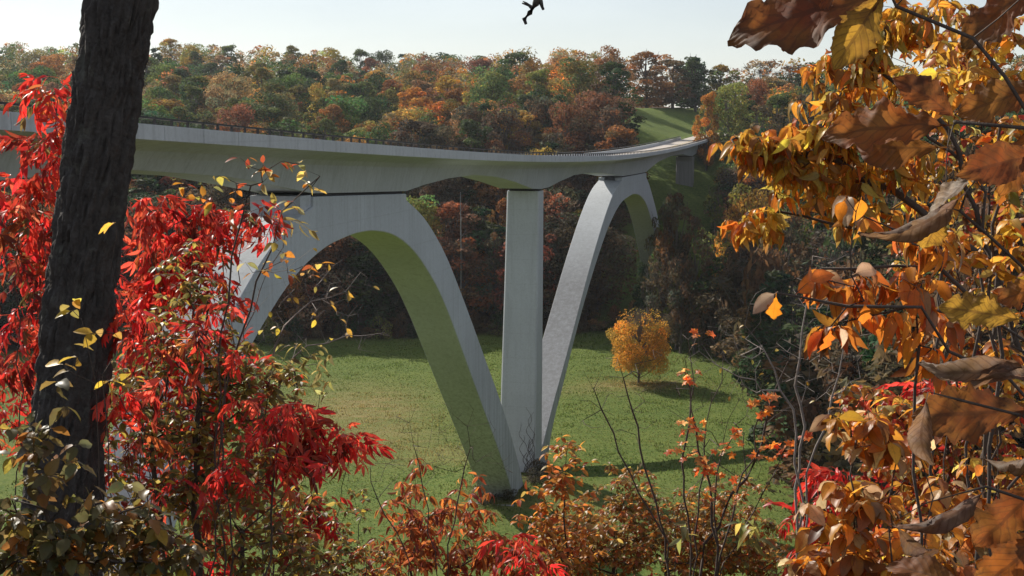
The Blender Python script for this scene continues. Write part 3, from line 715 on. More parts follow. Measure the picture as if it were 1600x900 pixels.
for i in chosen:
    x, y, H, W, hue, pk, yaw, label, _ = TREES[i]; p = PROTO[pk]
    r = thing('tree', (x, y, rows[i]), label, 'tree', 'trees of the wooded hills')
    r.rotation_euler = (0, 0, yaw); r.scale = (W / p['W'], W / p['W'], H / p['H'])
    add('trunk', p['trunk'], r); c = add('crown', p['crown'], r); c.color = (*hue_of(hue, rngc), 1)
# what is left of the wood reads as one mass
VV, FF, TT, off = [], [], [], 0
VB, FB, offb = [], [], 0
cs = set(chosen)
for i in range(len(TREES)):
    if i in cs: continue
    x, y, H, W, hue, pk, yaw, label, _ = TREES[i]
    px, py, dep = proj([[x, y, rows[i] + H]])
    vis = area[i] > 0
    if not vis and not (y < 360 and -140 < x < 140) and not (x < -90 and y < 400): continue
    tV, tF, cV, cF, ct = PROTO[pk]['data']; p = PROTO[pk]
    k = 900 if y > 450 else 1300
    sel = rngc.choice(len(cF), min(k, len(cF)), replace=False)
    V = cV.reshape(-1, 4, 3)[sel]; m_ = V.mean(1, keepdims=True); V = (m_ + (V - m_) * (1.45 if len(cF) > 1400 else 1.0)).reshape(-1, 3); t_ = ct.reshape(-1, 4, 3)[sel].reshape(-1, 3)
    ca, sa = math.cos(yaw), math.sin(yaw); kx = W / p['W']; kz = H / p['H']
    def place(V): return np.stack([x + kx * (V[:, 0] * ca - V[:, 1] * sa), y + kx * (V[:, 0] * sa + V[:, 1] * ca), rows[i] + V[:, 2] * kz], -1)
    VV.append(place(V)); FF.append(np.arange(len(V)).reshape(-1, 4) + off); off += len(V)
    TT.append(t_ * np.array(hue_of(hue, rngc)))
    if y < 420:
        ok = tF[:, 2] != tF[:, 3]; n_ = min(len(tF), 48 + 12 * 3); tq = tF[:n_][ok[:n_]]; used = tq.max() + 1
        VB.append(place(tV[:used])); FB.append(tq + offb); offb += used
wood = add('forest', mesh_np('forest', np.concatenate(VV), np.concatenate(FF), M_CROWNM, tint=np.concatenate(TT)))
tag(wood, 'autumn wood filling in between the trees on the hills', 'forest', kind='stuff')
wt = add('trunks', mesh_np('trunks', np.concatenate(VB), np.concatenate(FB), M_TRUNK), wood); tag(wt, kind='stuff')
# tall pale trunks standing in the shaded wood behind the near arch
for k, (px, y0, y1, D) in enumerate(((560, 380, 520, 326), (573, 378, 520, 327), (720, 300, 470, 332), (1010, 420, 520, 318))):
    a_, b_ = at(px, y1, D), at(px + RNG.normal(0, 2), y0, D); zg = gz(a_[0], D) - .5
    P = np.array([[a_[0], D, zg], (a_ + b_) / 2 + [.1, 0, 0], b_]); v, f = tube(P, [.2, .16, .07], 6)
    r = thing('bare_tree', (a_[0], D, zg), ['straight pale trunk left of its twin behind the near arch', 'pale trunk right of its twin behind the near arch', 'pale trunk in the dark wood left of the tall pier', 'pale trunk in the dark wood right of the far arch leg'][k], 'tree')
    parts_ = [(v, f)]
    for q in range(7):
        u = RNG.uniform(.45, .98); b0 = P[0] * (1 - u) + P[2] * u; dv = np.array([RNG.normal(0, 1), RNG.normal(0, 1), 1.1]); dv = dv / np.linalg.norm(dv) * RNG.uniform(1.5, 3.2)
        parts_.append(tube(np.array([b0, b0 + dv * .5, b0 + dv + [0, 0, .4]]), [.06, .04, .015], 4))
    V, Fq = joinVF(parts_[:1]); add('trunk', mesh_np('trunk', V - np.array([a_[0], D, zg]), Fq, M_PALETRUNK), r)
    V, Fq = joinVF(parts_[1:]); add('crown', mesh_np('crown', V - np.array([a_[0], D, zg]), Fq, M_PALETRUNK), r)

# the lone golden tree on the meadow
mt_xy = at(998, 598, 265.); mx, my = float(mt_xy[0]), 265.; mz = gz(mx, my)
(tV, tF), (cV, cF, ct) = tree_proto(seed=91, H=15.6, W=7.8, base=.22, lobes=56, n=24000, size=.20, shape='dome', bare=.0, clump=.34)
r = thing('meadow_tree', (mx, my, mz), 'lone rounded golden tree standing on the green meadow', 'tree')
sel = cV.reshape(-1, 4, 3).mean(1)[:, 2]; keep = (sel < 12.6) | (np.random.default_rng(1).random(len(sel)) < .12)
cV = cV.reshape(-1, 4, 3)[keep].reshape(-1, 3); ct = ct.reshape(-1, 4, 3)[keep].reshape(-1, 3)
add('trunk', mesh_np('trunk', tV, tF, M_TRUNK), r)
c = add('crown', mesh_np('crown', cV, np.arange(len(cV)).reshape(-1, 4), M_CROWN, tint=ct), r); c.color = (.68, .385, .065, 1)
rt = np.random.default_rng(4); tw = []
for k in range(150):                                 # its leafless top
    a_ = rt.uniform(0, 6.28); rr = rt.uniform(0, 3.6); b0 = np.array([rr * .55 * math.cos(a_), rr * .55 * math.sin(a_), rt.uniform(9, 11.5)])
    e_ = np.array([rr * math.cos(a_), rr * math.sin(a_), 15.6 - rr ** 2 * .16 + rt.normal(0, .4)])
    tw.append(tube(np.array([b0, (b0 + e_) / 2 + rt.normal(0, .15, 3), e_]), [.05, .035, .012], 3))
V, Fq = joinVF(tw); add('twigs', mesh_np('twigs', V, Fq, M_PALETWIG), r)
# ------------------------------------------------------------------ grass and fallen leaves on the meadow
rgz = np.random.default_rng(12); n = 130000
gx = rgz.uniform(-75, 62, n); gy = 150 + 185 * rgz.random(n) ** .9
ok = (edge_dist(gx, gy) < 1) & (gx < 47 + .07 * (gy - 200)) & (np.abs(gx) < .42 * gy); gx, gy = gx[ok], gy[ok]; n = len(gx)
gzz = height(gx, gy); hh = rgz.uniform(.06, .20, n) * (1 + 1.2 * (vnoise(gx, gy, 4, 5) > .12)); a_ = rgz.uniform(0, 6.28, n); wd = rgz.uniform(.07, .18, n)
cx_, sx_ = np.cos(a_) * wd, np.sin(a_) * wd; lx, ly = rgz.normal(0, .06, n), rgz.normal(0, .06, n)
V = np.stack([np.stack([gx - cx_, gy - sx_, gzz - .02], -1), np.stack([gx + cx_, gy + sx_, gzz - .02], -1), np.stack([gx + lx, gy + ly, gzz + hh], -1)], 1)
dn = sum(am * np.exp(-((gx - cx) / rx) ** 2 - ((gy - cy) / ry) ** 2) for cx, cy, rx, ry, am in ((-29, 240, 13, 20, .8), (-24, 216, 12, 14, .6), (-12, 205, 9, 8, .5), (26, 262, 11, 6, .8)))
dn = np.clip(dn + .5 * vnoise(gx, gy, 14, 6) + rgz.normal(0, .2, n), 0, 1)[:, None]
tc = (np.array([.122, .172, .040]) * (1 - dn) + np.array([.34, .26, .10]) * dn) * rgz.uniform(.6, 1.45, (n, 1))
go_ = add('grass', mesh_np('grass', V.reshape(-1, 3), np.arange(3 * n).reshape(-1, 3), M_CROWNM, tint=np.repeat(tc, 3, 0))); tag(go_, 'short mown grass growing over the valley meadow', 'grass', kind='stuff')
n = 2600; rr = np.abs(rgz.normal(0, 6.5, n)); a_ = rgz.uniform(0, 6.28, n); lx, ly = mx + 1.5 + rr * np.cos(a_) * 1.3, my - 1 + rr * np.sin(a_)
C = np.stack([lx, ly, height(lx, ly) + .06], -1); V, Fq = leafy(C, np.tile([0, 0, 1.], (n, 1)), .10, rgz)
fl_ = add('fallen_leaves', mesh_np('fallen_leaves', V, Fq, M_CROWNM, tint=np.repeat(np.array([.46, .25, .06]) * rgz.uniform(.5, 1.2, (n, 1)), 4, 0))); tag(fl_, 'golden leaves fallen on the grass under the lone tree', 'leaves', kind='stuff')

# ------------------------------------------------------------------ leaves
def leaf_grid(W=.4, nseg=5, ncol=2, fold=.25, curl=.25, wave=0., lobes=0, pk=.42, lobe_d=.3, seed=0, twist=0., roll=0., stalk=.12):
    """leaf blade from (0,0,0) along +X, length 1 (stalk included); returns V, F, uv"""
    rng = np.random.default_rng(seed); V, uv = [], []
    ts = np.linspace(0, 1, nseg + 1)
    for i, t in enumerate(ts):
        w = W * .5 * (math.sin(math.pi * t ** (math.log(.5) / math.log(pk))) ** .8 if 0 < t < 1 else .015)
        if lobes: w *= 1 - lobe_d * (.5 - .5 * math.cos(2 * math.pi * lobes * t)) * (0 < t < 1)
        for j in range(-ncol, ncol + 1):
            v = j / ncol; jag = 1 + rng.normal(0, .05) * (abs(j) == ncol) * (nseg > 6)
            y = w * v * jag; z = fold * abs(y) - curl * t * t + wave * abs(v) * math.sin(t * 17 + (v > 0) * 1.3 + seed) * W
            if roll: a = roll * v; y, z = w * math.sin(a) / max(roll, .01), z + w * (1 - math.cos(a)) / max(roll, .01)
            tw = twist * t; y, z = y * math.cos(tw) - z * math.sin(tw), y * math.sin(tw) + z * math.cos(tw)
            V.append((stalk + t * (1 - stalk) * (1 - .12 * curl), y, z)); uv.append((t, .5 + .5 * v))
    n = 2 * ncol + 1
    F_ = [(i * n + j, (i + 1) * n + j, (i + 1) * n + j + 1, i * n + j + 1) for i in range(nseg) for j in range(n - 1)]
    k = len(V); V += [(0, -.008, 0), (0, .008, 0), (stalk + .02, .008, 0), (stalk + .02, -.008, 0)]; uv += [(0, .5)] * 4; F_.append((k, k + 1, k + 2, k + 3))
    return np.array(V), np.array(F_), np.array(uv)
def compound(n=6, seed=0, droop=.55, W=.27, L=.50):
    rng = np.random.default_rng(seed); Vs, Fs, Us, off = [], [], [], 0
    lf = leaf_grid(W=W, nseg=4, ncol=1, fold=.35, curl=.28, stalk=.06, pk=.4)
    def ctr(t): return np.array([t * (1 - .25 * t), 0, .10 * t - droop * t * t])
    ts = np.linspace(.22, .95, n); items = []
    for t in ts:
        for s in (-1, 1): items.append((t, s))
    items.append((1.0, 0))
    for t, s in items:
        d = ctr(t + .02) - ctr(t - .02); d = d / np.linalg.norm(d)
        ax = unit(d * .62 + np.array([0, s * .75, -.28 - .3 * rng.random()]) + rng.normal(0, .24, 3)) if s else unit(d + [0, 0, -.3])
        nz = unit(np.array([0, 0, 1.]) + rng.normal(0, .75, 3)); yv = unit(np.cross(nz, ax)); zv = np.cross(ax, yv)
        Rm = np.stack([ax, yv, zv], -1) * L * rng.uniform(.8, 1.12) * (1 - .35 * abs(t - .55))
        Vs.append(lf[0] @ Rm.T + ctr(t)); Fs.append(lf[1] + off); Us.append(lf[2]); off += len(lf[0])
    P = np.array([ctr(t) for t in np.linspace(0, 1, 5)])
    for i in range(4):
        w = np.array([0, .008, 0]); Vs.append(np.array([P[i] - w, P[i] + w, P[i + 1] + w, P[i + 1] - w])); Fs.append(np.array([[0, 1, 2, 3]]) + off); Us.append(np.full((4, 2), .5)); off += 4
    return np.concatenate(Vs), np.concatenate(Fs), np.concatenate(Us)
def maple(seed=0):
    rng = np.random.default_rng(seed); V = [(0.35, 0, 0)]; uv = [(.4, .5)]; k = 15
    for i in range(k):
        a = math.pi + .25 + (2 * math.pi - .5) * i / (k - 1); r = .62 if i % 3 == 2 else (.30 if i % 3 == 0 else .42)
        V.append((.35 + r * math.cos(a), r * math.sin(a) * .95, -.15 * r + rng.normal(0, .06))); uv.append((.5 + .5 * r * math.cos(a), .5 + .4 * math.sin(a)))
    F_ = [(0, i, i + 1, i + 1) for i in range(1, k)]
    V += [(-.25, -.012, .02), (-.25, .012, .02), (.35, .012, 0), (.35, -.012, 0)]; uv += [(.3, .5)] * 4; F_.append((k + 1, k + 2, k + 3, k + 4))
    return np.array(V), np.array(F_), np.array(uv)
LEAF = {
    'small': [leaf_grid(.46, 4, 1, .3, .2, seed=s, twist=.3 * s - .3) for s in range(3)],
    'lance': [leaf_grid(.30, 5, 1, .35, .5, seed=s, twist=.5 * s - .5) for s in range(3)],
    'broad': [leaf_grid(.52, 6, 2, .22, .3, .05, seed=s, twist=.5 * s - .5) for s in range(3)],
    'droop': [leaf_grid(.40, 6, 2, .30, .75, .06, seed=s, twist=.6 * s - .6) for s in range(3)],
    'lobed': [leaf_grid(.60, 12, 2, .15, .35, .04, lobes=3, lobe_d=.42, seed=s, twist=.4 * s - .4, pk=.55) for s in range(3)],
    'maple': [maple(s) for s in range(3)],
    'sumac': [compound(3 + s % 3, s, .25 + .11 * s) for s in range(6)],
    'tiny': [leaf_grid(.5, 2, 1, .25, .2, seed=s) for s in range(2)],
}
LEAF_ME = {}
def leaf_mesh_obj(kind, v):
    if (kind, v) not in LEAF_ME:
        V, Fq, uv = LEAF[kind][v]; LEAF_ME[(kind, v)] = mesh_np('leaf', V, tri_fix(Fq), M_LEAF, uv=uv, smooth=True)
    return LEAF_ME[(kind, v)]

# ------------------------------------------------------------------ a plant: stems grown out to leaf tips
class Plant:
    def __init__(self, name, label, cat, root, seed, twig=M_TWIG, r0=.0022, group=None):
        self.rng = np.random.default_rng(seed); self.pos = [np.array(root, float)]; self.par = [-1]
        self.thing = thing(name, root, label, cat, group); self.root = np.array(root, float); self.leaves = []; self.twig = twig; self.r0 = r0; self.tips = []
        self.rmin = 0.0012
    def path(self, pts, frm=None, seg=.14, jit=.02):
        i = (0 if frm is None else frm); p = self.pos[i]
        for q in pts:
            q = np.asarray(q, float); n = max(1, int(np.linalg.norm(q - p) / seg)); a = p.copy()
            for k in range(1, n + 1):
                w = a + (q - a) * k / n + self.rng.normal(0, jit, 3) * (k < n)
                self.pos.append(w); self.par.append(i); i = len(self.pos) - 1
            p = q
        return i
    def nearest(self, q, low=.5):
        P = np.array(self.pos[1:]); d = np.linalg.norm(P - q, axis=1) + low * np.maximum(0, P[:, 2] - q[2] + .05)
        return int(np.argmin(d)) + 1
    def grow(self, q, seg=.09, jit=.012, sag=.0, low=.5):
        i = self.nearest(q, low); a = self.pos[i]; L_ = np.linalg.norm(q - a); n = max(1, int(L_ / seg)); ids = []
        mid = (a + q) / 2 + np.array([0, 0, .12 * L_]) + self.rng.normal(0, .08 * L_, 3)
        for k in range(1, n + 1):
            t = k / n; w = a * (1 - t) ** 2 + 2 * mid * t * (1 - t) + q * t * t + self.rng.normal(0, jit, 3) * (k < n) - np.array([0, 0, sag * t * t * L_])
            self.pos.append(w); self.par.append(i); i = len(self.pos) - 1; ids.append(i)
        self.tips.append(i); return ids
    def cloud(self, px, py, rx, ry, D, n, depth=None):
        """n tips inside an ellipsoid centred where (px, py) is seen, D metres ahead"""
        m = D / FPX; c = at(px, py, D); out = []; dr = depth or max(rx, ry) * m * .9
        while len(out) < n:
            v = self.rng.uniform(-1, 1, 3)
            if v @ v <= 1: out.append(c + v * np.array([rx * m, dr, ry * m]))
        out.sort(key=lambda q: np.linalg.norm(q - self.pos[self.nearest(q)])); return out
    def leaf(self, p, d, size, color, kind, v=None, up=None):
        self.leaves.append((np.array(p), unit(d), size, color, kind, self.rng.integers(len(LEAF[kind])) if v is None else v, up))
    def leaf_on(self, ids, kind, size, pal, per=1.0, droop=.5, last=None, cluster=0, spread=1.0):
        ids = ids if last is None else ids[-last:]
        for q, i in enumerate(ids):
            if self.rng.random() > per: continue
            p = self.pos[i]; t = unit(p - self.pos[self.par[i]])
            self.leaf(p, t * .45 + self.rng.normal(0, .6 * spread, 3) - np.array([0, 0, droop]), size * self.rng.uniform(.7, 1.25), self.pick(pal), kind)
        for k in range(cluster):
            p = self.pos[ids[-1]]; a = 2 * math.pi * (k + self.rng.random() * .6) / max(cluster, 1)
            self.leaf(p, np.array([math.cos(a), math.sin(a), -droop + self.rng.normal(0, .25)]), size * self.rng.uniform(.75, 1.25), self.pick(pal), kind)
    def pick(self, pal):
        w = np.array([q[1] for q in pal], float); c = np.array(pal[self.rng.choice(len(pal), p=w / w.sum())][0])
        return np.clip(c * np.exp(self.rng.normal(0, .30)) * np.exp(self.rng.normal(0, .08, 3)), .004, .85)
    def finish(self, n_obj=300, min_px=9, branch_name='branches', k=5):
        n = len(self.pos); P = np.array(self.pos); cnt = np.zeros(n)
        for t in self.tips: cnt[t] += 1
        kids = [[] for _ in range(n)]
        for i in range(n - 1, 0, -1): cnt[i] = max(cnt[i], .6); cnt[self.par[i]] += cnt[i]; kids[self.par[i]].append(i)
        cnt = np.minimum(cnt, np.array([sum(1 for _ in ()) or c for c in cnt]))
        # leaf-weight per node, capped so that long stems do not fatten by their own length
        w = np.zeros(n)
        for t in self.tips: w[t] += 1
        for i in range(n - 1, 0, -1): w[self.par[i]] += w[i]
        R = np.maximum(self.rmin, self.r0 * np.maximum(w, .5) ** .5)
        parts = []
        main = [max(ks, key=lambda q: w[q]) if ks else -1 for ks in kids]
        for i in range(1, n):
            p = self.par[i]
            if p != 0 and main[p] == i: continue
            ch = [p, i]
            while main[ch[-1]] != -1: ch.append(main[ch[-1]])
            rr = R[ch].copy(); rr[0] = min(rr[0], rr[1] * 1.15); rr[-1] *= .5
            parts.append(tube(P[ch], rr, k if rr[0] > .004 else 3))
        if parts:
            V, Fq = joinVF(parts); add(branch_name, mesh_np(branch_name, V - self.root, Fq, self.twig, smooth=True), self.thing)
        if not self.leaves: return
        # leaves: the ones that show largest are objects, the rest one massed part
        mats, sizes = [], np.array([l[2] for l in self.leaves])
        lp = np.array([l[0] for l in self.leaves]); px, py, dep = proj(lp)
        infr = (px > -60) & (px < 1660) & (py > -60) & (py < 960) & (dep > .2)
        show = sizes * FPX / np.maximum(dep, .3) * infr
        order = np.argsort(-show * (1 + .0 * self.rng.random(len(show)))); order = [i for i in order if show[i] >= min_px][:n_obj]
        single = set(int(i) for i in order); mass = {}
        for i, (p, d, s, c, kind, v, up) in enumerate(self.leaves):
            u = np.array([0, 0, 1.]) if up is None else np.array(up, float); u = u + (self.rng.normal(0, .45, 3) if up is None else 0)
            y = np.cross(u, d); ny = np.linalg.norm(y); y = y / ny if ny > 1e-3 else unit(np.cross([1., 0, .1], d)); z = np.cross(d, y)
            Rm = np.stack([d, y, z], -1)
            if i in single:
                o = add('leaf', leaf_mesh_obj(kind, int(v)), self.thing); o.color = (*[float(x) for x in c], 1)
                M4 = Matrix([[*(Rm[r] * s), p[r] - self.root[r]] for r in range(3)] + [[0, 0, 0, 1]]); o.matrix_local = M4
            else: mass.setdefault((kind, int(v)), []).append((Rm * s, p - self.root, c))
        if mass:
            VV, FF, UU, CC, off = [], [], [], [], 0
            for (kind, v), items in mass.items():
                V, Fq, uv = LEAF[kind][v]; RS = np.array([q[0] for q in items]); PP = np.array([q[1] for q in items]); cc = np.array([q[2] for q in items])
                W_ = np.einsum('nij,vj->nvi', RS, V) + PP[:, None]; m_ = len(items)
                VV.append(W_.reshape(-1, 3)); FF.append((Fq[None] + (np.arange(m_) * len(V))[:, None, None] + off).reshape(-1, 4)); off += m_ * len(V)
                UU.append(np.tile(uv, (m_, 1))); CC.append(np.repeat(cc, len(V), 0))
            FF = np.concatenate(FF)
            fo = add('foliage', mesh_np('foliage', np.concatenate(VV), tri_fix(FF) if np.any(FF[:, 2] == FF[:, 3]) else FF, M_LEAFM, uv=np.concatenate(UU), tint=np.concatenate(CC)), self.thing)
            fo['kind'] = 'stuff'
def foot(px, D, dx=0):                               # where a stem seen around px stands on the ground
    x = (px - 800) / FPX * D + dx; return np.array([x, D, gz(x, D) - .05])

RED = [((.56, .024, .026), 5), ((.40, .014, .018), 3.0), ((.62, .07, .045), 2.5), ((.18, .012, .014), 2.0), ((.48, .13, .04), .6), ((.16, .13, .05), .6)]
RED_OR = RED + [((.72, .18, .03), 1.2)]
OLIVE = [((.26, .21, .05), 4), ((.42, .28, .05), 2.5), ((.17, .14, .05), 3), ((.30, .09, .03), 2), ((.38, .03, .02), 1.5), ((.14, .15, .06), 2)]
DARKOLIVE = [((.10, .095, .038), 4), ((.17, .11, .035), 3), ((.075, .082, .038), 2), ((.30, .12, .03), 1.5), ((.40, .28, .05), .8)]  # shade around the low sapling is put into these darker leaf colours
YELOR = [((.60, .34, .045), 5), ((.56, .24, .03), 4), ((.50, .14, .02), 2.5), ((.42, .32, .07), 3), ((.22, .10, .03), 1.5)]
ORANGE = [((.55, .17, .022), 5), ((.54, .23, .03), 3), ((.42, .09, .02), 2), ((.40, .27, .17), 1.5), ((.2, .08, .03), 1)]
RUST = [((.40, .12, .030), 5), ((.32, .07, .028), 3.5), ((.46, .20, .06), 2), ((.24, .04, .03), 2)]
GOLD = [((.38, .20, .045), 4), ((.40, .14, .03), 4), ((.26, .21, .06), 3), ((.17, .13, .05), 3), ((.44, .09, .03), 1)]
YELLOW = [((.55, .36, .05), 4), ((.42, .30, .08), 2), ((.36, .20, .05), 1)]
LIGHTOR = [((.74, .24, .04), 4), ((.70, .32, .12), 3), ((.66, .12, .03), 2.5)]

# ------------------------------------------------------------------ the leaning black trunk
def leaning_tree():
    D = 6.0; cl = [(212, -120), (190, 0), (164, 160), (146, 300), (126, 450), (111, 600), (98, 760), (78, 1100)]
    pts = [at(px, py, D) for px, py in cl]
    g = foot(60, D); g[0] = pts[-1][0] - .10; pts.append(np.array([g[0], D, min(g[2], pts[-1][2] - .4) - .2]))
    top = pts[0]; up = [top + np.array([.10, .1, .9]), top + np.array([.16, .25, 2.2]), top + np.array([.05, .5, 3.8]), top + np.array([.2, .7, 5.6])]
    P = np.array(pts[::-1] + up)[:, :]
    L_ = np.concatenate([[0], np.cumsum(np.linalg.norm(np.diff(P, axis=0), axis=1))]); n = 430
    u = np.linspace(0, L_[-1], n); C = np.stack([np.interp(u, L_, P[:, k]) for k in range(3)], -1)
    for _ in range(60): C[1:-1] = (C[:-2] + 2 * C[1:-1] + C[2:]) / 4
    rad = np.interp(C[:, 2] - CAMZ, [-3.5, -1.9, -1.2, -.3, .6, 2.5, 6.5], [.26, .185, .163, .147, .153, .13, .035])
    K = 120; V, Fq = tube(C, 1.0, K)
    V = V.reshape(n, K, 3); dirs = V - C[:, None]
    for i in range(n):
        for j in range(K):
            a = 2 * math.pi * j / K; z = u[i]
            q = Vector((math.cos(a) * 4.2, math.sin(a) * 4.2, z * 4.6))
            rid = abs(mnoise.noise(q * 1.3)) * 1.5 + .6 * abs(mnoise.noise(q * 3.1 + Vector((5, 1, 2)))); fine = mnoise.noise(q * 6.0)
            V[i, j] = C[i] + dirs[i, j] * (rad[i] * (1 + .05 * mnoise.noise(Vector((math.cos(a), math.sin(a), z * .8)))) - .020 + .034 * min(rid, 1.0) + .007 * fine + .006 * mnoise.noise(q * 17))
    r = thing('leaning_tree', pts[-1], 'thick black leaning tree trunk beside red leaves at the frame edge', 'tree')
    add('trunk', mesh_np('trunk', V.reshape(-1, 3) - pts[-1], Fq, M_BARK, smooth=True), r)
    # overhead limb whose broken tip hangs into the sky
    l0 = C[int(n * .80)]
    q = [l0, l0 + [.5, -.1, .5], at(560, -190, 5.8), at(760, -120, 5.6), at(838, -55, 5.5), at(842, -10, 5.5), at(837, 6, 5.5), at(828, 20, 5.5), at(819, 30, 5.5), at(822, 38, 5.5)]
    v1 = tube(np.array(q), [.06, .055, .045, .032, .024, .017, .015, .012, .010, .006], 7)
    v2 = tube(np.array([at(841, -8, 5.5), at(845, 4, 5.5), at(849, 15, 5.49)]), [.014, .010, .006], 5)
    v3 = tube(np.array([at(831, 12, 5.5), at(826, 8, 5.5), at(816, 5, 5.52)]), [.009, .006, .003], 4)
    v4 = tube(np.array([at(829, 10, 5.5), at(823, 5, 5.5), at(817, 2, 5.52)]), [.005, .004, .002], 4)
    limbs = [(v1, 'limb')]
    Vj, Fj = joinVF([v1, v2, v3, v4]); lo = add('limb', mesh_np('limb', Vj - pts[-1], Fj, M_BARK, smooth=True), r); lo['label'] = 'broken limb whose dark tip hangs into the sky'
    rg = np.random.default_rng(8)
    for k in range(6):
        b0 = C[int(n * (.82 + .028 * k))]; a = k * 2.2; dv = np.array([math.cos(a), math.sin(a), .7]) * rg.uniform(1.2, 2.0)
        V2, F2 = joinVF([tube(np.array([b0, b0 + dv * .5, b0 + dv + [0, 0, .2], b0 + dv * 1.5 + [0, 0, .5]]), [.04, .03, .018, .006], 5)])
        add('limb', mesh_np('limb', V2 - pts[-1], F2, M_BARK, smooth=True), r)
leaning_tree()

# ------------------------------------------------------------------ red drooping shrubs
def sumac(label, root_px, D, clouds, seed, size=.30, pal=RED, cluster=2, per=.5, hubs=None, n_obj=300):
    p = Plant('red_shrub', label, 'shrub', foot(root_px, D), seed, r0=.0013)
    for c in clouds:
        cx, cy, rx, ry, n, dd = c
        hub = at(cx + p.rng.normal(0, rx * .2), cy + ry * .55, D + dd); low = p.root + np.array([p.rng.normal(0, .15), p.rng.normal(0, .15), .4])
        p.path([low, (low + hub) / 2 + p.rng.normal(0, .1, 3), hub], 0)
        for q in p.cloud(cx, cy, rx, ry, D + dd, n):
            ids = p.grow(q, low=.8); p.leaf_on(ids, 'sumac', size, pal, per, .15, last=6, cluster=cluster)
    p.finish(n_obj); return p
sumac('tall red drooping shrub rising left of the black trunk', 55, 8.2, [(95, 140, 34, 30, 7, 0), (78, 225, 64, 55, 15, 0), (50, 310, 85, 70, 22, 0), (60, 410, 90, 75, 24, .3), (40, 520, 90, 90, 26, .4)], 101, .225)
sumac('scarlet shrub glowing right of the black trunk above the olive bush', 260, 9.0, [(235, 335, 50, 45, 12, 0), (310, 350, 80, 40, 16, 0), (395, 330, 40, 30, 8, 0), (235, 430, 70, 70, 20, .3), (305, 460, 60, 60, 16, .1), (285, 400, 75, 55, 14, .3), (260, 520, 90, 60, 16, .4)], 102, .225)
sumac('crimson shrub reaching over the meadow below the near arch leg', 380, 8.4, [(440, 650, 60, 28, 13, 0), (500, 685, 62, 36, 15, 0), (410, 700, 70, 45, 14, 0), (480, 795, 55, 36, 11, 0), (545, 680, 22, 26, 4, 0), (330, 640, 60, 60, 10, .3), (330, 860, 80, 40, 9, 0)], 103, .23)
sumac('dark red undergrowth behind the foot of the black trunk', 200, 9.6, [(230, 560, 90, 60, 22, 0), (215, 680, 90, 70, 22, 0), (30, 640, 70, 60, 16, 0), (330, 555, 60, 45, 13, 0), (300, 650, 80, 60, 18, 0), (330, 760, 90, 60, 18, 0)], 104, .23)
sumac('small red shrub between the bare sapling and the big orange leaves', 1290, 9.5, [(1285, 745, 42, 34, 10, 0), (1265, 810, 40, 34, 9, 0), (1310, 840, 40, 30, 7, 0), (1240, 860, 26, 26, 4, 0)], 105, .24)
sumac('red shrub deep among the orange leaves below the curled grey leaves', 1440, 9.0, [(1425, 620, 70, 34, 11, 0), (1490, 610, 50, 30, 6, 0), (1405, 700, 60, 40, 9, 0), (1440, 800, 70, 60, 11, 0), (1500, 740, 60, 60, 9, 0)], 106, .24, RED_OR)
sumac('little red sprig in front of the tall pier foot bushes', 822, 9.0, [(818, 862, 30, 34, 7, 0), (842, 890, 26, 22, 4, 0)], 107, .21)

sumac('loose scarlet sprays hanging in front of the olive bush', 300, 6.0, [(300, 520, 90, 60, 9, 0), (420, 640, 70, 40, 8, 0), (230, 630, 60, 60, 7, 0), (350, 740, 80, 50, 8, 0), (470, 720, 50, 40, 5, 0), (200, 480, 30, 50, 4, 0)], 108, .155)

# ------------------------------------------------------------------ leafy shrubs and saplings
def shrub(name, label, cat, root_px, D, clouds, seed, kind, size, pal, last=4, per=.8, cluster=1, droop=.3, twig=M_TWIG, stems=(), n_obj=300, r0=.0010, min_px=9, low=.5, jit=.012, seg=.09, rmin=.0012, spread=1.0):
    p = Plant(name, label, cat, foot(root_px, D), seed, twig, r0); p.rmin = rmin
    for st in stems:
        p.path([p.root + np.array([p.rng.normal(0, .06), 0, .3])] + [at(*q) if len(q) == 3 else at(q[0], q[1], D) for q in st], 0, jit=.015)
    for c in clouds:
        cx, cy, rx, ry, n, dd = c[:6]
        if not stems or len(c) > 6:
            hub = at(cx, cy + ry * .6, D + dd); p.path([p.root + np.array([p.rng.normal(0, .1), p.rng.normal(0, .1), .4]), hub], 0, jit=.02)
        for q in p.cloud(cx, cy, rx, ry, D + dd, n):
            ids = p.grow(q, seg=seg, jit=jit, low=low)
            if per > 0 or cluster: p.leaf_on(ids, kind, size, pal, per, droop, last=last, cluster=cluster, spread=spread)
    p.finish(n_obj, min_px); return p
shrub('olive_shrub', 'big olive and bronze small leaved bush right of the black trunk', 'shrub', 270, 6.5,
      [(300, 520, 80, 80, 70, 0), (265, 610, 110, 80, 110, 0), (230, 720, 120, 90, 150, 0), (370, 680, 90, 90, 90, 0), (340, 800, 140, 80, 150, 0), (440, 870, 110, 50, 90, 0), (190, 850, 90, 60, 70, 0), (290, 420, 55, 55, 26, 0), (350, 560, 60, 60, 50, .2), (430, 590, 60, 36, 30, 0), (200, 600, 50, 60, 34, .4), (470, 800, 60, 50, 30, .3)],
      201, 'small', .056, OLIVE, last=6, per=.9, cluster=5, stems=[[(300, 780), (310, 640), (322, 520), (338, 430)], [(250, 800), (235, 690), (270, 560)], [(380, 830), (440, 780)]])
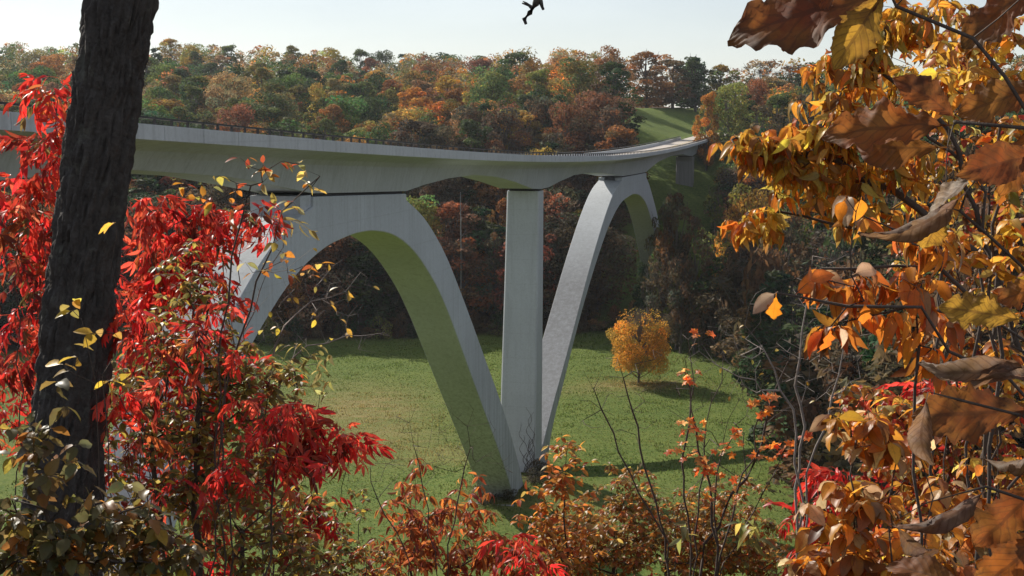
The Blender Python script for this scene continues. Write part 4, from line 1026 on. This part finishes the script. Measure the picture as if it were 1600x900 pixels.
shrub('olive_sapling', 'thin sapling with orange and pale leaves reaching up to the deck', 'shrub', 350, 6.2,
      [(400, 262, 34, 30, 9, 0), (350, 300, 34, 36, 8, 0), (468, 255, 34, 18, 5, 0), (495, 285, 26, 14, 5, 0), (450, 320, 30, 18, 5, 0), (300, 300, 20, 26, 4, 0), (420, 400, 46, 40, 9, 0), (490, 425, 34, 14, 4, 0)],
      202, 'small', .068, [((.55, .2, .03), 3), ((.5, .36, .08), 3), ((.30, .27, .12), 3), ((.4, .06, .03), 1.5)], last=3, per=.7, cluster=1,
      stems=[[(335, 700), (345, 520), (362, 400), (392, 290)], [(350, 620), (400, 440), (440, 330), (500, 275)]])
shrub('broadleaf_sapling', 'shaded broad leaved sapling in front of the black trunk base', 'sapling', 110, 4.4,
      [(60, 760, 80, 70, 30, 0), (150, 830, 100, 60, 44, 0), (40, 860, 70, 50, 34, 0), (215, 800, 60, 50, 18, 0), (40, 690, 40, 30, 9, 0), (100, 650, 40, 60, 4, 0), (250, 870, 70, 36, 22, 0), (150, 880, 120, 30, 30, 0)],
      203, 'broad', .072, DARKOLIVE, last=4, per=.7, cluster=3, droop=.25, stems=[[(90, 860), (60, 760)], [(150, 880), (190, 800)]])
shrub('yellow_sprig', 'few yellow leaves on a thin stem in front of the black trunk', 'shrub', 150, 5.2,
      [(118, 478, 24, 14, 3, 0), (180, 350, 10, 8, 1, 0), (130, 560, 40, 30, 5, 0), (150, 520, 30, 20, 3, 0), (190, 600, 26, 24, 4, 0)],
      204, 'small', .085, YELLOW, last=2, per=.6, cluster=1, stems=[[(155, 760), (150, 600), (128, 500)], [(165, 640), (188, 480), (182, 370)]])
shrub('twiggy_bush', 'tangled bare twigs with few yellow leaves before the near arch opening', 'shrub', 430, 9.2,
      [(480, 440, 90, 60, 60, 0), (540, 470, 60, 45, 34, 0), (440, 530, 80, 40, 44, 0), (560, 530, 55, 24, 16, 0), (430, 350, 50, 30, 14, 0)],
      205, 'small', .075, YELLOW, last=2, per=.14, cluster=0, twig=M_PALETWIG, r0=.0008, jit=.03, seg=.10, stems=[[(400, 700), (430, 540), (500, 440)], [(410, 640), (480, 540), (600, 520)], [(405, 660), (380, 520), (440, 390)]])
shrub('willowy_bush', 'pale green narrow leaved bush right of the crimson shrub top', 'shrub', 440, 8.8,
      [(460, 560, 60, 34, 26, 0), (420, 590, 50, 30, 20, 0), (500, 600, 30, 24, 9, 0)], 206, 'lance', .10, [((.34, .30, .10), 3), ((.20, .19, .07), 3), ((.45, .36, .12), 2)], last=4, per=.8, cluster=1, n_obj=220)
shrub('bare_twigs', 'thin leafless twigs standing before the meadow near the rusty bush', 'shrub', 690, 10.,
      [(650, 700, 90, 80, 80, 0), (720, 680, 60, 70, 44, 0), (590, 750, 60, 70, 54, 0), (760, 740, 50, 60, 30, 0)], 207, 'small', .07, YELLOW, per=0, cluster=0, r0=.0006, jit=.022, twig=M_TWIG,
      stems=[[(680, 860), (660, 760), (640, 660)], [(700, 880), (720, 760), (740, 640)], [(640, 880), (590, 780), (560, 700)]], seg=.12)
shrub('rusty_bush', 'rusty orange bush at the bottom edge below the meadow', 'shrub', 690, 10.5,
      [(640, 800, 50, 50, 34, 0), (700, 840, 110, 50, 110, 0), (620, 870, 70, 36, 54, 0), (730, 780, 50, 40, 22, 0), (790, 860, 50, 40, 28, 0), (650, 740, 30, 40, 9, 0), (740, 890, 100, 26, 60, 0)],
      208, 'lance', .10, RUST, last=4, per=.85, cluster=4, droop=.45)
shrub('golden_thicket', 'fine golden brown thicket along the bottom edge below the lone tree', 'shrub', 1000, 14.,
      [(960, 830, 70, 80, 150, 0), (1040, 850, 90, 50, 150, 0), (900, 850, 70, 60, 110, 0), (1110, 850, 80, 50, 130, 0), (980, 760, 45, 50, 46, 0), (1180, 850, 70, 60, 110, 0), (1150, 780, 60, 40, 54, 0), (880, 880, 70, 40, 80, 0), (1060, 800, 70, 40, 64, 0), (1210, 890, 80, 40, 90, 0), (1000, 890, 220, 26, 160, 0)],
      209, 'tiny', .085, GOLD, last=6, per=.9, cluster=7, n_obj=260, min_px=8.5)
shrub('bronze_shrub', 'bronze orange shrub standing right in front of the tall pier foot', 'shrub', 885, 11.,
      [(885, 715, 40, 36, 22, 0), (880, 770, 46, 40, 34, 0), (840, 800, 40, 36, 26, 0), (900, 830, 70, 50, 44, 0), (860, 860, 60, 40, 40, 0)],
      210, 'small', .085, [((.50, .21, .04), 4), ((.42, .12, .03), 3), ((.34, .24, .06), 2)], last=4, per=.85, cluster=4, stems=[[(885, 890), (882, 790), (886, 700), (888, 672)], [(880, 880), (850, 820)]])
shrub('bare_sapling', 'bare forked sapling with sparse orange leaves in front of the meadow', 'sapling', 1040, 9.5,
      [(960, 600, 40, 50, 8, 0), (940, 660, 40, 40, 6, 0), (1000, 650, 40, 50, 8, 0), (1100, 520, 40, 40, 8, 0), (1180, 600, 60, 60, 12, 0), (1090, 620, 50, 60, 10, 0), (1230, 560, 40, 50, 8, 0), (1240, 640, 40, 60, 16, 0), (1130, 700, 90, 70, 40, 0), (960, 620, 60, 90, 30, 0), (1180, 600, 80, 100, 36, 0), (1060, 620, 60, 110, 30, 0)],
      211, 'maple', .05, LIGHTOR, per=.0, cluster=0, r0=.0013, jit=.02, rmin=.0013,
      stems=[[(1045, 850), (985, 740), (940, 640), (912, 580)], [(1040, 840), (1000, 700), (965, 560)], [(1080, 860), (1065, 720), (1085, 600), (1070, 490)], [(1085, 840), (1100, 700), (1130, 560), (1140, 480)], [(1100, 850), (1180, 720), (1215, 600), (1260, 500)], [(1060, 800), (1130, 690), (1180, 560)]])
p = Plant('orange_leaf_sapling', 'slender sapling dotted with light orange maple leaves', 'sapling', foot(1130, 9.0), 212, M_TWIG, .0016)
for st in ([(1120, 880), (1110, 760), (1080, 640), (1070, 560)], [(1125, 870), (1160, 740), (1190, 640), (1200, 560)], [(1120, 880), (1120, 740), (1135, 620)], [(1130, 880), (1210, 740), (1240, 660), (1250, 610)]): p.path([p.root + [0, 0, .3]] + [at(q[0], q[1], 9.0) for q in st], 0)
for cx, cy, rx, ry, n in ((1075, 590, 28, 16, 6), (1085, 665, 34, 14, 8), (1185, 640, 22, 30, 7), (1105, 720, 36, 22, 12), (1145, 690, 24, 26, 8), (1190, 700, 26, 26, 9), (1225, 700, 22, 20, 5), (1062, 700, 22, 20, 5), (1200, 610, 20, 14, 4), (1255, 680, 16, 14, 3), (1130, 760, 50, 30, 12), (1090, 520, 24, 20, 3)):
    for q in p.cloud(cx, cy, rx, ry, 9.0, n):
        ids = p.grow(q); p.leaf_on(ids, 'maple', .058, LIGHTOR, .35, .5, last=2, cluster=2)
p.finish(300)
shrub('pale_twig_bush', 'pale leafless branching twigs left of the orange lobed leaf', 'shrub', 1230, 8.0,
      [(1160, 560, 110, 70, 54, 0), (1280, 580, 80, 70, 50, 0), (1240, 480, 70, 70, 30, 0), (1330, 480, 60, 90, 30, 0), (1290, 400, 60, 60, 18, 0)], 213, 'small', .04, YELLOW, per=.06, cluster=0, twig=M_PALETWIG, r0=.0010, jit=.03, seg=.11,
      stems=[[(1250, 760), (1240, 640), (1190, 540)], [(1260, 740), (1300, 620), (1330, 500)], [(1250, 700), (1250, 560), (1270, 400)]])
shrub('rhododendron_sprig', 'small sprig with long green leaves low beside the red shrub', 'shrub', 1160, 7.5,
      [(1080, 835, 24, 24, 3, 0), (1170, 825, 40, 24, 4, 0)], 214, 'lance', .13, [((.24, .25, .07), 3), ((.14, .15, .06), 3), ((.38, .30, .08), 2)], last=2, per=.5, cluster=2, droop=.45)
shrub('grass_fringe_shrub', 'dull bronze low growth at the bottom edge beneath the crimson shrub', 'shrub', 480, 9.0,
      [(520, 850, 60, 40, 60, 0), (570, 880, 60, 30, 44, 0), (440, 830, 60, 40, 50, 0), (560, 790, 30, 50, 12, 0), (500, 890, 90, 20, 50, 0)], 215, 'small', .05, OLIVE, last=5, per=.9, cluster=5, n_obj=150)

# ------------------------------------------------------------------ the orange trees on the right
shrub('yellow_orange_tree', 'yellow orange tree whose sprays hang over the far road end', 'tree', 1500, 7.0,
      [(1165, 225, 50, 28, 34, 0), (1240, 235, 70, 40, 50, 0), (1180, 345, 48, 28, 26, 0), (1300, 190, 70, 60, 64, 0), (1320, 110, 60, 45, 34, 0), (1270, 285, 80, 40, 44, 0), (1370, 250, 80, 60, 54, 0), (1370, 50, 60, 50, 36, 0), (1450, 120, 90, 80, 60, .3), (1430, 20, 80, 40, 34, 0), (1350, 330, 70, 30, 20, 0), (1460, 280, 60, 60, 26, .2)],
      301, 'droop', .092, YELOR, last=4, per=.7, cluster=4, droop=.7, stems=[[(1640, 700), (1560, 420), (1400, 300), (1260, 240), (1150, 215)], [(1560, 420), (1480, 200), (1360, 100)], [(1470, 380), (1300, 350), (1170, 330)], [(1540, 300), (1420, 180), (1320, 170)]], r0=.0013)
shrub('orange_thicket', 'multicoloured orange and yellow thicket behind the big brown leaves', 'shrub', 1520, 8.4,
      [(1480, 660, 110, 60, 90, 0), (1380, 640, 80, 50, 44, 0), (1550, 740, 90, 90, 90, 0), (1420, 760, 90, 70, 80, 0), (1480, 850, 130, 60, 130, 0), (1340, 870, 80, 40, 64, 0), (1560, 560, 60, 60, 44, 0), (1510, 460, 100, 60, 54, .2), (1540, 340, 80, 80, 64, .2), (1550, 180, 80, 90, 64, .2), (1500, 60, 100, 70, 64, .2), (1450, 390, 70, 50, 26, .2), (1440, 250, 60, 60, 30, .3)],
      302, 'broad', .075, [((.50, .26, .04), 4), ((.46, .13, .02), 3), ((.28, .24, .07), 2.5), ((.34, .03, .025), 2), ((.46, .36, .16), 1), ((.15, .07, .03), 1.5)], last=4, per=.8, cluster=5, droop=.5)
shrub('orange_branch', 'thin branch with curled orange leaves hanging before the dark bank', 'tree', 1560, 4.2,
      [(1290, 430, 34, 14, 6, 0), (1340, 440, 50, 22, 10, 0), (1420, 440, 50, 26, 10, 0), (1300, 520, 26, 26, 5, 0), (1370, 490, 60, 16, 7, 0), (1460, 500, 50, 40, 10, 0), (1450, 380, 50, 40, 9, 0), (1350, 320, 40, 26, 4, 0), (1470, 560, 40, 30, 7, 0)],
      303, 'droop', .085, ORANGE, last=4, per=.75, cluster=3, droop=.7, stems=[[(1700, 640), (1560, 505), (1430, 478), (1240, 470)], [(1560, 505), (1470, 420), (1330, 420), (1205, 440)], [(1430, 478), (1330, 500), (1275, 510)]], r0=.0013)
p = Plant('lobed_leaf_twig', 'twig tip carrying one bright orange lobed leaf and tan curled leaves', 'branch', foot(1520, 4.0), 304, M_TWIG, .0016)
e0 = p.path([p.root + [0, 0, .4], at(1620, 640, 4.0), at(1440, 480, 4.0), at(1240, 462, 4.0), at(1215, 458, 4.0)], 0); p.tips.append(e0)
RV = lambda dx, dy, dz=0.: np.array([dx, dz, -dy])      # a direction given by its way across the view
for (px, py, dx, dy, L_, c, kd) in ((1213, 458, -.05, 1, .100, (.78, .27, .02), 'lobed'), (1216, 455, -1, .75, .120, (.42, .30, .22), 'droop'), (1240, 462, 1, -.7, .13, (.75, .18, .02), 'droop'), (1262, 442, 1, -.5, .10, (.70, .18, .03), 'broad'), (1298, 510, -.05, 1, .10, (.78, .18, .02), 'lobed'), (1290, 512, -.8, .9, .12, (.70, .10, .02), 'lance'), (1310, 508, .5, .8, .10, (.60, .42, .28), 'lance'), (1350, 470, .2, 1, .09, (.74, .2, .02), 'lobed'), (1330, 430, .8, -.3, .13, (.55, .34, .22), 'droop'), (1346, 306, 0, 1, .095, (.74, .26, .02), 'broad'), (1322, 310, -.4, 1, .08, (.70, .22, .02), 'broad')):
    q = at(px, py, 4.0); ids = p.grow(q, seg=.05, jit=.004); p.leaf(q, RV(dx, dy, .15), L_, np.array(c), kd, up=(p.rng.normal(0, .3), -1, .5))
p.finish(60)
shrub('orange_leaf_bush', 'bright orange broad leaved bush in the lower right corner', 'shrub', 1380, 4.6,
      [(1300, 800, 50, 40, 11, 0), (1350, 760, 60, 30, 12, 0), (1340, 660, 50, 26, 9, 0), (1290, 870, 60, 34, 14, 0), (1400, 700, 70, 40, 13, 0), (1420, 860, 90, 40, 20, 0), (1490, 800, 70, 60, 16, .3), (1360, 885, 80, 24, 14, 0), (1560, 850, 60, 50, 12, .2), (1460, 640, 50, 30, 8, 0)],
      305, 'broad', .092, [((.58, .25, .03), 4), ((.50, .16, .02), 3), ((.50, .35, .19), 2), ((.26, .10, .035), 2)], last=4, per=.85, cluster=4, droop=.5)

shrub('amber_sapling', 'dense amber leaved sapling along the right edge behind the big leaves', 'sapling', 1620, 5.4,
      [(1560, 80, 60, 90, 26, 0), (1570, 260, 50, 90, 24, 0), (1560, 420, 60, 80, 24, 0), (1570, 600, 50, 80, 22, 0), (1560, 760, 60, 80, 22, 0), (1480, 110, 60, 60, 14, 0), (1480, 380, 50, 50, 10, 0), (1500, 880, 80, 40, 16, 0)],
      306, 'broad', .078, YELOR, last=4, per=.8, cluster=4, droop=.5)

# ------------------------------------------------------------------ big dry leaves close by on the right
BIG = [leaf_grid(.46, 40, 7, .22, .30, .05, seed=11, pk=.6, stalk=.08), leaf_grid(.52, 40, 7, .14, .15, .07, lobes=6, lobe_d=.22, seed=12, pk=.58, stalk=.06),
       leaf_grid(.42, 40, 7, .1, .55, .06, seed=13, pk=.55, roll=1.5, twist=.7), leaf_grid(.40, 40, 7, .2, .45, .10, seed=14, pk=.5, roll=2.1, twist=-.8)]
def crumple(V, Fq, uv, seed, torn=1):
    """dry leaf: pleats between the side veins, crinkles, ragged torn margin"""
    rng = np.random.default_rng(seed); V = V.copy(); u, v = uv[:, 0], np.abs(uv[:, 1] - .5) * 2
    V[:, 2] += .011 * np.sin((u - v * .25) * 62) * v + np.array([.035 * mnoise.noise(Vector(q * 5) + Vector((seed, 0, 0))) + .016 * mnoise.noise(Vector(q * 14)) for q in V])
    edge = v > .8; V[edge, 1] *= 1 + .10 * np.sin(u[edge] * 70 + seed) * rng.uniform(0, 1, edge.sum())
    bad = set()
    for k in range(torn):
        c = np.array([rng.uniform(.25, .9), rng.choice([0., 1.])]); r = rng.uniform(.03, .09)
        bad |= set(np.where(np.hypot((uv[:, 0] - c[0]) * 1.0, (uv[:, 1] - c[1]) * .55) < r)[0].tolist())
    keep = np.array([not any(int(i) in bad for i in f) for f in Fq]); return V, Fq[keep], uv
BIG = [crumple(*b, seed=31 + k) for k, b in enumerate(BIG * 3)]
BIG_ME = [mesh_np('leaf', V, Fq, M_BIGLEAF, uv=uv, smooth=True) for V, Fq, uv in BIG]
def big_branch(label, D, stem, leaves, seed):
    p = Plant('large_leaf_branch', label, 'tree', foot(1700, D, .3), seed, M_TWIG, .0011); p.rmin = .0011
    for st in stem: e = p.path([p.root + [0, 0, .4]] + [at(q[0], q[1], D) for q in st], 0, seg=.06, jit=.004); p.tips += [e] * 3
    for (px, py, tx, ty, c, v, dz, up) in leaves:
        q = at(px, py, D); w = at(tx, ty, D + dz); L_ = float(np.linalg.norm(w - q)) * 1.08
        ids = p.grow(q, seg=.04, jit=.002); d = unit(w - q); u = np.array(up, float)
        y = unit(np.cross(u, d)); z = np.cross(d, y); Rm = np.stack([d, y, z], -1) * L_
        o = add('leaf', BIG_ME[v + 4 * int(p.rng.integers(3))], p.thing); o.color = (*c, 1); o.matrix_local = Matrix([[*Rm[r], (q - p.root)[r]] for r in range(3)] + [[0, 0, 0, 1]])
    p.finish(); return p
BR, RB, YB, GB = (.20, .055, .016), (.31, .078, .016), (.42, .23, .03), (.19, .125, .10)
F1, F2, F3, F4 = (0, -1, .25), (.3, -.8, .7), (-.2, -.6, 1), (.1, .9, .6)
big_branch('near branch with huge dark brown leaves across the upper right sky', 1.7, [[(1700, 300), (1520, 60), (1400, 10)], [(1700, 300), (1600, 200), (1490, 190)]],
           [(1420, -12, 1150, 34, BR, 1, .03, (0, -.75, .6)), (1385, -20, 1318, 88, YB, 0, -.03, F1), (1330, -30, 1205, 58, RB, 0, .05, F2), (1640, -40, 1500, 60, BR, 1, .05, F2), 
            (1490, 195, 1300, 196, RB, 1, .02, (0, -.8, .6)), (1480, 230, 1330, 235, BR, 0, .06, (0, -1, -.2)), (1500, 190, 1415, 118, RB, 0, 0, F1), (1640, 130, 1500, 175, BR, 1, .05, F1), (1630, 240, 1530, 260, BR, 0, -.05, F1), (1620, 190, 1570, 300, RB, 1, .0, F1)], 401)
big_branch('near branch with huge curled leaves in the middle of the right edge', 1.9, [[(1720, 480), (1600, 420), (1500, 330)], [(1720, 560), (1620, 560), (1580, 540)]],
           [(1510, 300, 1395, 395, GB, 3, -.03, F1), (1535, 270, 1430, 325, (.34, .25, .17), 0, .06, F3), (1470, 320, 1452, 400, YB, 0, .04, F1), (1600, 500, 1478, 478, YB, 1, .02, F1), (1650, 440, 1560, 470, RB, 1, .04, F1), (1620, 570, 1440, 585, GB, 3, .05, F2), (1640, 600, 1520, 560, GB, 2, .0, F2)], 402)
big_branch('near branch with huge dark curled leaves in the lower right corner', 1.8, [[(1720, 760), (1600, 650), (1500, 625)], [(1720, 860), (1600, 780), (1540, 760)]],
           [(1620, 640, 1440, 650, BR, 1, .02, F1), (1450, 612, 1428, 735, GB, 2, .0, F1), (1545, 762, 1440, 850, GB, 3, -.03, F2), (1395, 815, 1450, 890, (.10, .06, .045), 2, .0, F1), (1640, 740, 1530, 860, BR, 1, .04, F1), (1640, 820, 1540, 930, RB, 0, -.02, F1), (1520, 930, 1400, 865, BR, 0, .05, F2), (1640, 690, 1560, 760, GB, 3, .06, F2)], 403)
# ------------------------------------------------------------------ weeds and a vine at the springing
for k, (ss, oo, H, W, txt) in enumerate(((-18.5, 1.6, 1.7, 1.5, 'low brown weeds at the outer corner of the near arch foot'), (-9.5, 3.4, 1.9, 1.7, 'dark weeds between the near arch foot and the pier'), (-4.5, 3.0, 2.2, 1.6, 'brushy weeds at the foot of the tall pier'), (-20.5, -1.2, 1.4, 1.3, 'small dry weeds on the far corner of the near arch foot'))):
    q = B(ss, oo, 0); zg = gz(q[0], q[1]); pr = PROTO['shrub%d' % (k % 2)]
    r = thing('weed_clump', (q[0], q[1], zg - .1), txt, 'weeds'); r.scale = (W / pr['W'], W / pr['W'], H / pr['H'])
    add('stems', pr['trunk'], r); c = add('foliage', pr['crown'], r); c['kind'] = 'stuff'; c.color = (.10, .085, .05, 1)
vr = np.random.default_rng(77); vroot = B(-3.45, 1.2, 0); vroot[2] = gz(vroot[0], vroot[1])
vine = thing('climbing_vine', vroot, 'thin dark leafless vine climbing the foot of the tall pier', 'vine'); vp = []
def on_face(o, z): return B(np.interp(z, [-2, 14, 30, 42], [-3.4, -2.9, -2.1, -1.5]) - .05, o, z)
for k in range(9):
    o, z = 1.2 + vr.normal(0, .4), .3; P = [on_face(o, z)]; top = vr.uniform(4, 11); dr = vr.normal(.05, .10); ph = vr.uniform(0, 6)
    while z < top:
        z += .3; o += dr * .5 + .22 * math.sin(z * 1.6 + ph) + vr.normal(0, .05); o = float(np.clip(o, -1.6, 2.2)); P.append(on_face(o, z))
    vp.append(tube(np.array(P), np.linspace(.045, .015, len(P)), 4))
V, Fq = joinVF(vp); add('stems', mesh_np('stems', V - vroot, Fq, M_TWIG), vine)
#@@PLANTS@@
# ------------------------------------------------------------------ the air
hb = bmesh.new(); bmesh.ops.create_cube(hb, size=1); hme = bpy.data.meshes.new('haze'); hb.to_mesh(hme); hb.free()
haze = add('haze', hme); haze.scale = (6040, 3740, 141); haze.location = (0, 1450, 68.5)
hm = bpy.data.materials.new('valley_haze'); hm.use_nodes = True; hnt = hm.node_tree; hnt.nodes.remove(hnt.nodes['Principled BSDF'])
pv = hnt.nodes.new('ShaderNodeVolumePrincipled'); pv.inputs['Color'].default_value = (.86, .91, 1.0, 1); pv.inputs['Density'].default_value = .00006
pv.inputs['Anisotropy'].default_value = .25
hnt.links.new(pv.outputs[0], hnt.nodes['Material Output'].inputs['Volume']); hme.materials.append(hm)
tag(haze, kind='stuff')
#@@HAZE@@
